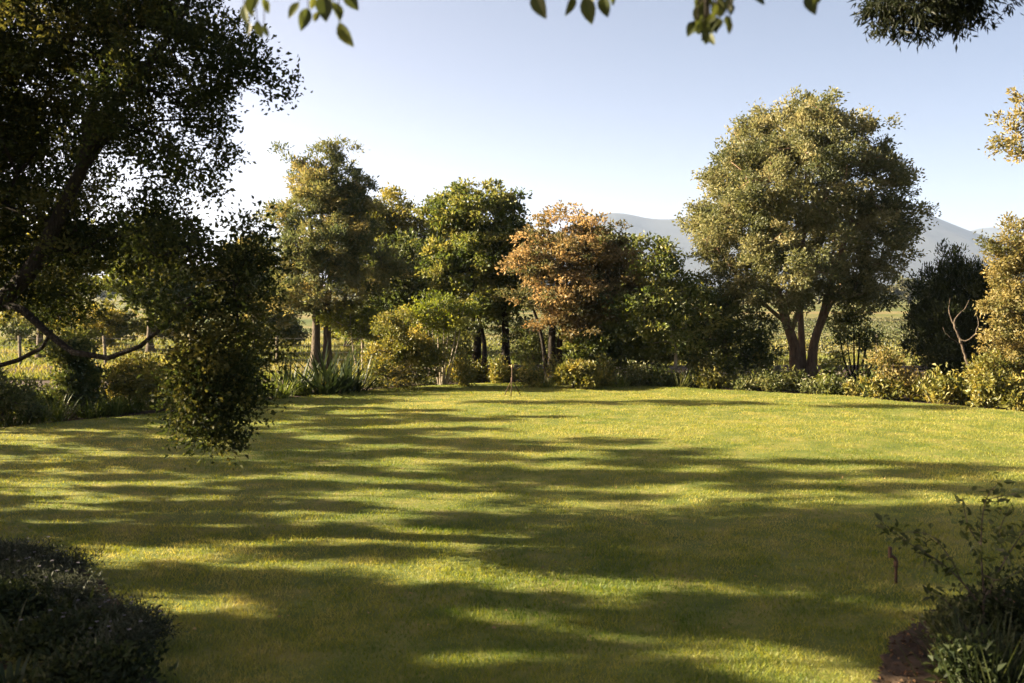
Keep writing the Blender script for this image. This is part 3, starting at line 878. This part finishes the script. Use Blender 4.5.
# overhead branch with broad leaves, close to the camera
def overhead():
    rng = np.random.default_rng(7)
    b = np.array([-5.2, 0.6, 0.0])
    root = thing('overhead_tree', b, 'nearby tree whose twigs of large broad leaves dangle into the top of the sky', 'tree')
    limb = smooth_path([np.array([-3.6, 1.6, 3.9]), np.array([-2.2, 2.5, 4.25]), P(320, -75, 3.3), P(560, -95, 3.4), P(720, -80, 3.5), P(860, -100, 3.7)], .15)
    mb = MB(); q = smooth_path([b, b + (.1, .1, 1.5), b + (.6, .4, 2.8), np.array([-3.6, 1.6, 3.9])], .2) - b
    tube(mb, q, np.linspace(.2, .1, len(q)), 10); mb.build('trunk', BARK_DARK, root, True)
    mb = MB(); tube(mb, limb - b, np.linspace(.09, .015, len(limb)), 8); mb.build('limb', BARK_DARK, root, True)
    lf = MB()
    # leaves: px, py of the stalk end, px, py of the tip
    spec = [(248, -4, 252, 18), (256, -6, 250, 14), (262, -2, 269, 14), (244, 4, 246, 24), (257, 20, 262, 39), (264, 24, 268, 38), (250, 22, 247, 36), (299, 2, 288, 18), (308, 8, 301, 30), (314, -4, 311, 10), (324, -6, 326, 22), (330, -2, 322, 15), (334, 2, 341, 20), (339, 22, 352, 48), (345, -8, 358, 10), (318, 12, 314, 22),
            (533, -8, 546, 19), (574, -6, 567, 17), (585, -4, 592, 25), (592, -8, 588, 14), (603, -6, 607, 18), (610, -8, 614, 6), (750, -8, 766, 4), (808, -8, 815, 15), (820, -8, 812, 8)]
    # the ragged, heavily leaved twig
    for _ in range(34):
        x0, y0 = rng.uniform(692, 738), rng.uniform(-12, 22)
        if y0 > 8 and (x0 < 695 or x0 > 733): x0 = rng.uniform(696, 712)
        spec.append((x0, y0, x0 + rng.normal(0, 7), y0 + rng.uniform(8, 19)))
    for _ in range(9):
        x0, y0 = rng.uniform(700, 710), rng.uniform(16, 40)
        spec.append((x0, y0, x0 + rng.normal(0, 5), y0 + rng.uniform(9, 14)))
    for (x0, y0, x1, y1) in spec:
        dd = 3.3 + rng.uniform(-.12, .12)
        a, t = P(x0, y0, dd), P(x1, y1, dd + rng.uniform(-.03, .03))
        L = np.linalg.norm(t - a)
        nr = norm(np.array([rng.normal(0, .5), -1, rng.normal(0.3, .4)]))
        real_leaves(lf, (a - b)[None], (t - a)[None], nr[None], L, L * rng.uniform(.48, .62), np.array([rng.uniform(.1, .8)]), droop=rng.uniform(0, .15))
        g = P((x0 // 24) * 24 + 12, -55 + rng.uniform(-15, 10), dd)
        if y0 > -8 or rng.random() < .5:
            q = smooth_path([g, (g + a) / 2 + rng.normal(0, .012, 3), a], .05) - b
            tw = MB(); tube(tw, q, np.linspace(.0035, .0014, len(q)), 4); tw.build('twig', BARK_DARK, root, True)
    for u in range(14):
        xx = 300 + 42 * u
        k = np.argmin(np.abs(limb[:, 0] - P(xx, -80, 3.4)[0]))
        g = P(xx, -55, 3.3)
        q = smooth_path([limb[k], (limb[k] + g) / 2 + rng.normal(0, .02, 3), g], .08) - b
        tw = MB(); tube(tw, q, np.linspace(.008, .0035, len(q)), 5); tw.build('twig', BARK_DARK, root, True)
    # foliage along the limb, above the picture
    n = 420
    k = rng.integers(0, len(limb), n)
    pos = limb[k] + rng.normal(size=(n, 3)) * np.array([.25, .3, .16]) + np.array([0, 0, .42])
    real_leaves(lf, pos - b, rng.normal(size=(n, 3)) + np.array([0, 0, -.5]), rng.normal(size=(n, 3)) + np.array([0, 0, .8]), rng.uniform(.06, .1, n), rng.uniform(.035, .05, n), rng.normal(.45, .2, n))
    n = 24000  # unseen canopy added above the camera to darken the foreground
    c = np.array([[-5, -1, 6.0], [-3, 0.5, 6.4], [-1, -.5, 6.3], [1, .5, 6.2], [-4, 2.5, 6.6], [-1.5, 2, 6.5], [2.5, -1, 6], [-7, 1, 6], [-5.5, 4, 7.2], [-2, 4, 7.4], [1.2, 3.2, 7.2], [3.4, 2, 6.8], [-6, -3, 6], [0, -3, 6]])[rng.integers(0, 14, n)]
    pos = c + rng.normal(size=(n, 3)) * np.array([.9, .8, .4])
    pos[:, 2] = np.maximum(pos[:, 2], 4.4 + .28 * np.maximum(pos[:, 1], 0))
    quad_leaves(lf, pos - b, rng.normal(size=(n, 3)) + np.array([0, 0, -.5]), rng.normal(size=(n, 3)) + np.array([0, 0, .8]), .13, .075, rng.normal(.45, .2, n))
    lf.build('leaves', M_NEAR, root)


overhead()
b = np.array([7.6, 8.8, 0.0])
M_FINE_DARK = leafmat('fine_dark_leaves', [(0.006, 0.009, 0.004), (0.012, 0.016, 0.006), (0.025, 0.028, 0.01)], 0.3, 0.01)  # much darker leaf colours for the fine-leaved bough
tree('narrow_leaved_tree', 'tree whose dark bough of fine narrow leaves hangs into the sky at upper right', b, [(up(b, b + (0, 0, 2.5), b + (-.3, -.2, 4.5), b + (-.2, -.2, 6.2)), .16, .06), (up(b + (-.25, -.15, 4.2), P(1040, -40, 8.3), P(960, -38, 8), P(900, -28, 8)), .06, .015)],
     [ell(918, -2, 8, 44, 30, .35), ell(955, -8, 8, 32, 32, .35), ell(885, -8, 8, 26, 30, .35), ell(982, -26, 8, 24, 28, .35)], 110, 9000, M_FINE_DARK, BARK_DARK, clump=.10, L=.06, W=.014, seed=71, droop=.6, updir=0, start=.5, twig=.003,
     extra=[('upper_crown', [(b + (0, 0, 6), np.array([1.3, 1.3, .9]))], 40, 4000, M_FINE_DARK)])


# ------------------------------------------------------------------ border plants
def mound(name, label, pos, rx, h, n, m, seed, L=.07, W=.04, flowers=0, fm=None, group=None, cat='plant'):
    rng = np.random.default_rng(seed)
    root = thing(name, pos, label, cat, group)
    mb = MB()
    nb = max(5, int(n / (60 if n < 1400 else 130)))
    a = rng.uniform(0, 6.28, nb); rr = rx * np.sqrt(rng.random(nb)) * .8
    tops = np.stack([rr * np.cos(a), rr * np.sin(a) * .8, h * (1 - .5 * (rr / rx) ** 2) * rng.uniform(*((.35, 1.25) if n < 1400 else (.15, 1.5)), nb)], 1)
    k = rng.integers(0, nb, n)
    u = rng.random(n) ** .7
    p = tops[k] * np.stack([.5 + .5 * u, .5 + .5 * u, u], 1) + rng.normal(size=(n, 3)) * np.array([.12 * rx / .45, .12 * rx / .45, min(.07, h * .14)])
    p[:, 2] = np.maximum(p[:, 2], .02)
    ct = rng.normal(.45, .2, nb)
    d = rng.normal(size=(n, 3)) * .8 + norm(tops)[k] * .6 + np.array([0, 0, .25])
    quad_leaves(mb, p, d, rng.normal(size=(n, 3)) * .6 + np.array([0, 0, .8]), L * rng.uniform(.7, 1.3, n), W * rng.uniform(.7, 1.3, n), ct[k] + rng.normal(0, .18, n))
    mb.build('foliage', m, root)
    if flowers:
        fb = MB()
        fs = .018 if fm is M_LILAC else .036
        for i in range(flowers):
            c = tops[rng.integers(0, nb)] * rng.uniform(.85, 1.05) + rng.normal(0, .06, 3) * (rx / .45) + np.array([0, 0, .05])
            na = rng.uniform(0, 6.28) + np.arange(6) * 1.047
            dd = np.stack([np.cos(na), np.sin(na), np.full(6, .5)], 1)
            quad_leaves(fb, np.repeat(c[None], 6, 0), dd, np.repeat([[0, 0, 1.0]], 6, 0), fs, fs * .75, rng.uniform(.2, .9, 6))
        fb.build('blossoms', fm or M_FLOWER, root)
    return root


def strap(name, label, pos, n, Ln, wd, m, seed, group=None, stiff=.5, cat='plant', spread=.1, lo=.25):
    """clump of arching strap leaves"""
    rng = np.random.default_rng(seed)
    root = thing(name, pos, label, cat, group)
    mb = MB()
    a = rng.uniform(0, 6.28, n)
    out = np.stack([np.cos(a), np.sin(a), 0 * a], 1)
    el = rng.uniform(lo, 1.0, n)
    b = out * spread * rng.random(n)[:, None] + rng.normal(0, spread * .5, (n, 3)) * np.array([1, 1, 0])
    b[:, 2] = -.03
    l = Ln * rng.uniform(.55, 1.1, n)
    side = np.stack([-np.sin(a), np.cos(a), 0 * a], 1)
    rows = []
    S = 6
    for i in range(S + 1):
        u = i / S
        reach = l * u * (1 - el * .75)
        z = l * u * (.5 + .5 * el) - l * (1 - stiff) * u * u * (1.05 - el * .6)
        c = b + out * reach[:, None] + np.stack([0 * z, 0 * z, np.maximum(z, -.0)], 1)
        wv = wd * (1 - u ** 3) * (.6 + .8 * u * (1 - u)) * .5 + .0006
        rows += [c - side * wv, c + side * wv]
    V = np.stack(rows, 1)
    f = np.array([[2 * i, 2 * i + 1, 2 * i + 3, 2 * i + 2] for i in range(S)])
    nv = 2 * (S + 1)
    mb.add(V, (np.arange(n)[:, None, None] * nv + f[None]).reshape(-1, 4), np.repeat(rng.normal(.45, .25, n), S))
    mb.build('leaves', m, root)
    return root


sd = 1000


def edge_y(px):
    return np.interp(px, [p[0] for p in EDGE_PX], [p[1] for p in EDGE_PX])


# bright variegated clumps left of the sprinkler
for i, px in enumerate([504, 491, 478, 465, 452]):
    sd += 1
    mound('variegated_plant', f'{ORD[i]} bright yellow-green variegated clump leftwards from the tripod sprinkler along the lawn edge', G(px, edge_y(px) - 2.5), .4, .42 + .1 * (i * 5 % 3), 480, M_YELLOW, sd, L=.1, W=.055, flowers=5 + i, group='yellow-green clumps behind the sprinkler')
for i, px in enumerate([522, 538, 553]):
    sd += 1
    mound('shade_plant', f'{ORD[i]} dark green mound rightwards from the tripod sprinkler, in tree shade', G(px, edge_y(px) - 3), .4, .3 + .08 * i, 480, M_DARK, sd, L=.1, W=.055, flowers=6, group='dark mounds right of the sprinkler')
for i, px in enumerate([600, 613, 626, 640, 652]):
    sd += 1
    mound('flowering_plant', f'{ORD[i]} low white-flowered clump rightwards from the yellow-green bush, under the orange tree', G(px, edge_y(px) - 2.5 - (i % 2) * 2), .4, .4 + .12 * (i * 5 % 3), 520, [M_BORDER, M_LIME, M_BORDER, M_GREEN, M_BORDER][i], sd, L=.095, W=.05, flowers=[20, 34, 26, 40, 22][i], group='white-flowered clumps below the orange tree')
for i, px in enumerate([686, 701, 716, 731, 746, 761, 776, 790]):
    sd += 1
    mound('border_plant', f'{ORD[i]} low leafy border mound rightwards from the slender pale trunk', G(px, edge_y(px) - 2.5 - (i % 2) * 1.5), .36 + .06 * (i * 7 % 4), .34 + .1 * (i * 5 % 4), 520, [M_BORDER, M_DARK, M_YELLOW, M_GREEN][i * 3 % 4 if i % 3 else 0], sd, L=.085 + .02 * (i % 3), W=.05, flowers=[14, 0, 6, 22, 3][i % 5], group='leafy mounds below the big tree')
for i, px in enumerate([660, 671]):
    sd += 1
    mound('border_plant', f'{ORD[i]} low dark border mound leftwards from the slender pale trunk foot', G([671, 660][i], edge_y(665) - 2.5), .36, .28, 1200, M_BORDER, sd, flowers=3)
for i, px in enumerate([814, 829, 844, 858, 872]):
    sd += 1
    mound('border_plant', f'{ORD[i]} pale-tipped border mound rightwards from the forked reddish trunk', G(px, edge_y(px) - 3), .4, .36 + .12 * (i * 5 % 3), 480, [M_BORDER, M_GREEN, M_BORDER, M_YELLOW, M_DARK][i], sd, L=.1, W=.055, flowers=[16, 6, 24, 8, 14][i], group='pale-tipped mounds right of the forked trunk')
for i, px in enumerate([884, 920, 940, 958, 984, 1004, 1024]):
    sd += 1
    mound('yellow_leaf_plant', f'{ORD[i]} yellow broad-leaved clump along the lawn edge, rightwards from the pale twiggy shrub', G(px, edge_y(px) - 3 - (i % 2) * 2), .5, .46 + .14 * (i % 3), 520, M_YELLOW, sd, L=.13, W=.07, group='yellow clumps at the right lawn edge')
sd += 1
strap('grass_clump', 'fine upright grassy clump below the bare twisted sapling', G(966, 403), 220, .95, .02, M_STRAP, sd, stiff=.75)
sd += 1
strap('grass_clump', 'shaded grassy clump at the foot of the forked reddish trunk', B(822, 27.5), 200, .7, .02, M_BORDER, sd, stiff=.7)
sd += 1
strap('grass_clump', 'thin upright grass clump to the left of the forked reddish trunk', B(776, 28.2), 90, 1.1, .018, M_BORDER, sd, stiff=.8)
rng = np.random.default_rng(55)
for i, px in enumerate([462, 497, 530, 562, 606, 634, 662, 700, 728, 757, 838, 868]):
    sd += 1
    h = rng.uniform(.5, .95)
    mound('leafy_plant', 'taller loose leafy plant in the far border, behind the low edge mounds', B(px + rng.uniform(-5, 5), 27.6 + rng.uniform(-.4, .8)), rng.uniform(.3, .5), h, 700, [M_BORDER, M_GREEN, M_YELLOW, M_LIME][int(rng.integers(0, 4))], sd, L=.1, W=.05,
          flowers=int(rng.integers(0, 2)) * 12, group='taller plants in the second row of the far border')
for i, px in enumerate([545, 590, 620, 680, 714, 745, 790, 850, 885]):
    sd += 1
    strap('grass_clump', 'thin strap-leaved tuft standing among the low plants of the far border', B(px + rng.uniform(-5, 5), 27.2 + rng.uniform(-.5, .5)), 70, rng.uniform(.6, 1.0), .02, [M_STRAP, M_BORDER][i % 2], sd, stiff=.65, group='strap-leaved tufts in the far border')
# spiky plants and strap clumps, left of centre
strap('spiky_plant', 'largest dark spiky sword-leaved plant below the twin trunks', B(326, 25.6), 110, 1.75, .085, M_SPIKE, 2001, stiff=.72, spread=.35, lo=.05, group='spiky sword-leaved plants')
strap('spiky_plant', 'smaller spiky sword-leaved plant left of the largest one, in front of the fence', B(292, 25.8), 70, 1.2, .075, M_SPIKE, 2002, stiff=.7, spread=.3, lo=.05, group='spiky sword-leaved plants')
strap('spiky_plant', 'spiky sword-leaved plant right of the largest one, beside the yellow-green shrub', B(350, 26.2), 70, 1.25, .075, M_SPIKE, 2003, stiff=.7, spread=.3, lo=.05, group='spiky sword-leaved plants')
for i, (px, py) in enumerate([(258, 399), (280, 397), (302, 394), (268, 392)]):
    strap('strap_leaved_clump', f'bright green grassy clump, {ORD[i]} of those in front of the spiky plants', G(px, py), 170, .72, .03, M_STRAP, 2010 + i, stiff=.45, spread=.2, group='grassy clumps in front of the spiky plants')
mound('yellow_leaf_plant', 'small bright yellow plant at the lawn edge beneath the largest spiky plant', G(327, 393), .28, .38, 500, M_YELLOW, 2020, L=.1, W=.05)
for i, (px, py) in enumerate([(350, 390), (372, 388), (396, 386), (422, 384), (438, 383)]):
    mound('edging_plant', f'{ORD[i]} low grey-green edging mound rightwards from the small yellow plant', G(px, py), .4, .2, 1100, M_SILVER if i % 2 == 0 else M_BORDER, 2030 + i, L=.06, W=.025, group='low edging mounds under the yellow-green shrub')
for i, (px, py) in enumerate([(8, 425), (32, 422), (56, 419), (92, 416), (112, 414), (134, 411), (155, 408), (178, 406), (204, 402), (232, 399)]):
    strap('strap_leaved_clump', f'grassy strap-leaved clump in the left border, {ORD[i]} from the far left', G(px, py), 150, .62 + .1 * (i % 3), .028, M_STRAP, 2040 + i, stiff=.5, spread=.2, group='grassy clumps along the left lawn edge')
for i, (px, py) in enumerate([(20, 414), (48, 411), (104, 406), (150, 400)]):
    mound('border_plant', f'dark mound behind the grassy clumps of the left border, {ORD[i]} from far left', G(px, py), .5, .5, 1300, M_DARK, 2060 + i, L=.09, W=.05, group='dark mounds in the left border')

# near left bed
for i, (px, py, m, h, lab) in enumerate([
    (18, 586, M_SILVER, .15, 'grey-leaved dusky bush at the back of the near left bed'), (62, 600, M_SILVER, .17, 'grey-leaved bush at the tip of the near left bed, with pale flower specks'),
    (100, 632, M_SILVER, .15, 'spiky grey-leaved bush on the lawn side of the near left bed'), (128, 668, M_SILVER, .26, 'small grey-leaved tuft at the lower corner of the near left bed'),
    (4, 560, M_SILVER, .12, 'low grey-green mat along the back edge of the near left bed, farther left'), (44, 568, M_SILVER, .12, 'low grey-green mat along the back edge of the near left bed, nearer the tip'),
    (140, 640, M_SILVER, .16, 'tiny grey tuft spilling over the lawn edge of the near left bed'),
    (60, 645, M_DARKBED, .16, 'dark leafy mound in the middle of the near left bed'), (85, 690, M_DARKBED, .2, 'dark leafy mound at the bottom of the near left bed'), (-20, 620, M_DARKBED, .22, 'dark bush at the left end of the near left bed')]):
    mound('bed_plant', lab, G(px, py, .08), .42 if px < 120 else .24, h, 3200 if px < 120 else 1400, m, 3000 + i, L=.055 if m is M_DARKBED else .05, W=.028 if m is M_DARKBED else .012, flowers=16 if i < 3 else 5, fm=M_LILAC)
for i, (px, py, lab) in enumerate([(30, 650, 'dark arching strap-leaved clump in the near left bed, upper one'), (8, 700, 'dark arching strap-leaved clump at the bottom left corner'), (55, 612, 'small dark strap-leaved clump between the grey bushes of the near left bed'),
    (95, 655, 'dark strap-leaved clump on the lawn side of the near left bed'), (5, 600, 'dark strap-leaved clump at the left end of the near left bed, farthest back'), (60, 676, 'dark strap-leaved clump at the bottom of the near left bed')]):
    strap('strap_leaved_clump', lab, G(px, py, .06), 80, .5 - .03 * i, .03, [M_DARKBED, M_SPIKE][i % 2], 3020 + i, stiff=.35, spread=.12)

rng = np.random.default_rng(12)
mb = MB()
for poly, n, x0, x1 in ((BED_R, 5200, 2.2, 6), (BED_L, 2600, -6.5, -2)):
    x = rng.uniform(x0, x1, n); y = rng.uniform(5.5, 10, n)
    k = inside(x, y, poly); x, y = x[k], y[k]; n = len(x)
    quad_leaves(mb, np.stack([x, y, bz(x, y) + rng.uniform(0, .02, n)], 1), np.stack([rng.normal(size=n), rng.normal(size=n), rng.normal(0, .4, n)], 1), np.stack([rng.normal(0, .5, n), rng.normal(0, .5, n), np.ones(n)], 1),
                rng.uniform(.012, .06, n), rng.uniform(.008, .03, n), rng.random(n) ** 1.6)
tag(mb.build('leaf_litter', leafmat('litter', [(0.025, 0.016, 0.010), (0.07, 0.045, 0.026), (0.2, 0.11, 0.055)], .1, .005)), 'dry leaves and crumbs scattered on the bare soil of the near beds', 'leaf litter', kind='stuff')
# near right bed: sapling, riser, low plants
def sapling():
    rng = np.random.default_rng(44)
    d = 7.3
    b = G(982, 652, .05)
    root = thing('young_shrub', b, 'young shrub with thin arching stems and loose oval leaves in the near right bed', 'shrub')
    stems = [([b, P(984, 600, d), P(981, 545, d), P(986, 500, d - .1), P(1004, 478, d - .1)], .011), ([P(984, 610, d), P(962, 582, d), P(940, 562, d - .05), P(912, 545, d - .1), P(884, 524, d - .1), P(874, 512, d - .1)], .008),
             ([P(962, 582, d), P(948, 555, d), P(930, 535, d + .1), P(905, 532, d + .1)], .005), ([P(984, 600, d), P(1005, 560, d), P(1024, 530, d), P(1040, 500, d)], .008), ([P(981, 545, d), P(968, 525, d + .1), P(962, 495, d + .1)], .005),
             ([b, P(1010, 610, d + .2), P(1040, 570, d + .2), P(1060, 530, d + .2)], .009), ([P(1005, 560, d), P(1000, 530, d - .2), P(1012, 505, d - .2)], .005), ([b, P(962, 622, d - .2), P(945, 600, d - .25), P(928, 592, d - .3)], .007),
             ([P(986, 500, d - .1), P(1002, 496, d - .2), P(1024, 492, d - .2)], .004), ([P(984, 575, d), P(1000, 580, d - .2), P(1022, 570, d - .3)], .005)]
    lf = MB()
    for pts, r in stems:
        q = smooth_path(pts, .05)
        mb = MB(); tube(mb, q - b, np.linspace(r, .002, len(q)), 6); mb.build('stem', BARK, root, True)
        m = int(len(q) * 2.6)
        k = np.clip((len(q) - 1) * rng.uniform(.22, 1, m) ** .7, 0, len(q) - 1).astype(int)
        off = rng.normal(size=(m, 3)) * np.array([.035, .05, .035])
        real_leaves(lf, q[k] + off - b, rng.normal(size=(m, 3)) + np.array([0, -.1, .05]), rng.normal(size=(m, 3)) * .6 + np.array([0, 0, 1]), rng.uniform(.045, .085, m), rng.uniform(.024, .04, m), rng.normal(.35, .2, m))
    lf.build('leaves', M_NEAR, root)


sapling()
for i, (px, py, rx, h, m, L, lab) in enumerate([
    (1000, 676, .3, .24, M_DARKBED, .045, 'low dark bush in the bottom right corner behind the bare soil'), (1040, 640, .45, .4, M_DARKBED, .045, 'dark bush at the right end of the near right bed'),
    (948, 634, .2, .2, M_BORDER, .06, 'small light green leafy clump on the soil left of the young shrub'), (985, 628, .34, .3, M_DARKBED, .06, 'low dark clump at the foot of the young shrub'), (965, 690, .22, .3, M_DARKBED, .07, 'small dark clump at the bottom edge of the near right bed')]):
    mound('bed_plant', lab, G(px, py, .08), rx, h, 2400 if rx > .4 else 800, m, 3100 + i, L=L, W=L * .5)
strap('grass_clump', 'tall dark grassy clump in the bottom right corner beside the bare soil', G(1000, 690, .06), 260, .62, .012, M_DARKBED, 3201, stiff=.75, spread=.22)
strap('grass_clump', 'thin dark grassy tuft at the foot of the young shrub', G(965, 655, .06), 130, .42, .01, M_BORDER, 3202, stiff=.7, spread=.14)
METAL = noisemat('rusty_metal', [(0.3, (0.035, 0.02, 0.014)), (0.7, (0.085, 0.05, 0.03))], 20, 6, .3, 60, rough=.7)
BRASS = noisemat('brass', [(0.3, (0.2, 0.14, 0.06)), (0.7, (0.32, 0.22, 0.1))], 20, 4, rough=.4)
b = G(896, 588)
d = b[1]
root = thing('standpipe', b, 'short rusty irrigation standpipe with an elbow top poking from the grass by the young shrub', 'pipe')
mb = MB(); q = smooth_path([b - (0, 0, .05), P(896, 570, d), P(896, 560, d), P(893, 556.5, d), P(890, 556, d)], .02); tube(mb, q - b, .014, 8); mb.build('pipe', METAL, root, True)
mb = MB(); tube(mb, np.array([P(890, 557.5, d), P(890, 547, d)]) - b, .018, 8); mb.build('outlet', METAL, root, True)
mb = MB(); tube(mb, np.array([P(896, 567, d), P(896, 561, d)]) - b, .021, 8); mb.build('collar', METAL, root, True)
# tripod sprinkler
d = 24.8
b = B(512, d, .03)
root = thing('tripod_sprinkler', b, 'thin rusty tripod sprinkler standing on the lawn near the far border', 'sprinkler')
hub = np.array([0, 0, .42])
for i, a in enumerate((.35, 2.5, 4.6)):
    mb = MB(); tube(mb, [hub, np.array([.24 * math.cos(a), .24 * math.sin(a), -.02])], .011, 6); mb.build('leg', METAL, root, True)
mb = MB(); tube(mb, [hub - (0, 0, .05), hub + (0, 0, .30)], .013, 8); mb.build('riser', METAL, root, True)
mb = MB(); tube(mb, [hub + (0, 0, -.04), hub + (0, 0, .04)], .03, 8); mb.build('collar', METAL, root, True)
mb = MB(); tube(mb, [hub + (0, 0, .29), hub + (0, 0, .35)], .026, 8); tube(mb, [hub + (-.01, 0, .32), hub + (.09, 0, .37)], .011, 6); tube(mb, [hub + (.01, 0, .32), hub + (-.08, 0, .34)], .008, 6)
mb.build('sprinkler_head', BRASS, root, True)

# fence beyond the border
root = thing('wire_fence', (0, 36.3, -.12), 'post and wire fence between the border trees and the open field', 'fence')
WOOD = noisemat('weathered_post', [(0.3, (0.06, 0.05, 0.035)), (0.7, (0.16, 0.13, 0.09))], 8, 6, .4, 30, stretch=(4, 4, .6))
WIRE = noisemat('fence_wire', [(0.3, (0.12, 0.11, 0.1)), (0.7, (0.2, 0.19, 0.17))], 8, 2, rough=.5)
rng = np.random.default_rng(3)
for i in range(17):
    x = -24.0 + 3.1 * i
    mb = MB(); tube(mb, [np.array([x, 0, 0]), np.array([x + rng.normal(0, .03), 0, 1.15 + rng.normal(0, .04)])], .055, 7); mb.build('post', WOOD, root, True)
for z in (.3, .55, .8, 1.05):
    mb = MB(); q = np.array([[x, -.06, z - .02 * math.sin((x + 24) / 3.1 * math.pi) ** 2] for x in np.arange(-24, 26.4, .775)]); tube(mb, q, .005, 4); mb.build('wire', WIRE, root)

# distant tree line
protos = []
rng = np.random.default_rng(17)
GRP = 'distant trees beyond the field'
LBL = ['small hazy rounded tree in the distant tree line beyond the field', 'taller hazy narrow tree in the distant tree line beyond the field', 'broad low hazy tree in the distant tree line beyond the field']
FAR_DIMS = [(3.0, 5.0), (2.0, 8.0), (4.5, 4.6)]
for j, (r, h) in enumerate(FAR_DIMS):
    es = [(np.array([rng.uniform(-.4, .4) * r, rng.uniform(-.4, .4) * r, h * u]), np.array([r, r, h * .24]) * rng.uniform(.6, .95)) for u in (.4, .6, .78)]
    protos.append(tree('distant_tree', LBL[j], np.zeros(3), [(up(np.zeros(3), np.array([0, 0, h * .5]), np.array([.1, 0, h * .8])), .25, .08)], es, 50, 3000, M_FAR, BARK_DARK, clump=.8, L=.6, W=.35, seed=120 + j, group=GRP))
first = [True] * 3
for i in range(54):
    j = int(rng.integers(0, 3))
    D = rng.uniform(190, 330)
    loc = ((-420 + i * 34 + rng.uniform(-14, 14) - CX + 180) / FPX * D, D, -.12)
    s = rng.uniform(.75, 1.35)
    p = protos[j]
    if first[j]:
        r_ = p; first[j] = False
    else:
        r_ = p.copy(); col.objects.link(r_)
        for c in list(p.children):
            cc = c.copy(); col.objects.link(cc); cc.parent = r_
    r_.location = loc; r_.scale = (s, s, s); r_.rotation_euler = (0, 0, rng.uniform(0, 6.28))

# fallen leaves on the lawn
rng = np.random.default_rng(91)
n = 300
y = rng.uniform(7, 26, n); x = rng.uniform(-.5, .55, n) * y
k = inside(x, y, POLY); x, y = x[k], y[k]; n = len(x)
mb = MB()
quad_leaves(mb, np.stack([x, y, lawn_z(x, y) + .03], 1), np.stack([rng.normal(size=n), rng.normal(size=n), rng.normal(0, .15, n)], 1), np.stack([rng.normal(0, .3, n), rng.normal(0, .3, n), np.ones(n)], 1), rng.uniform(.02, .05, n), rng.uniform(.015, .03, n), rng.random(n))
tag(mb.build('fallen_leaves', leafmat('dry_leaves', [(0.12, 0.07, 0.03), (0.25, 0.16, 0.07), (0.3, 0.21, 0.1)], .2)), 'scattered dry brown leaves lying on the lawn', 'leaves', kind='stuff')
print('leaves', NLEAF[0])
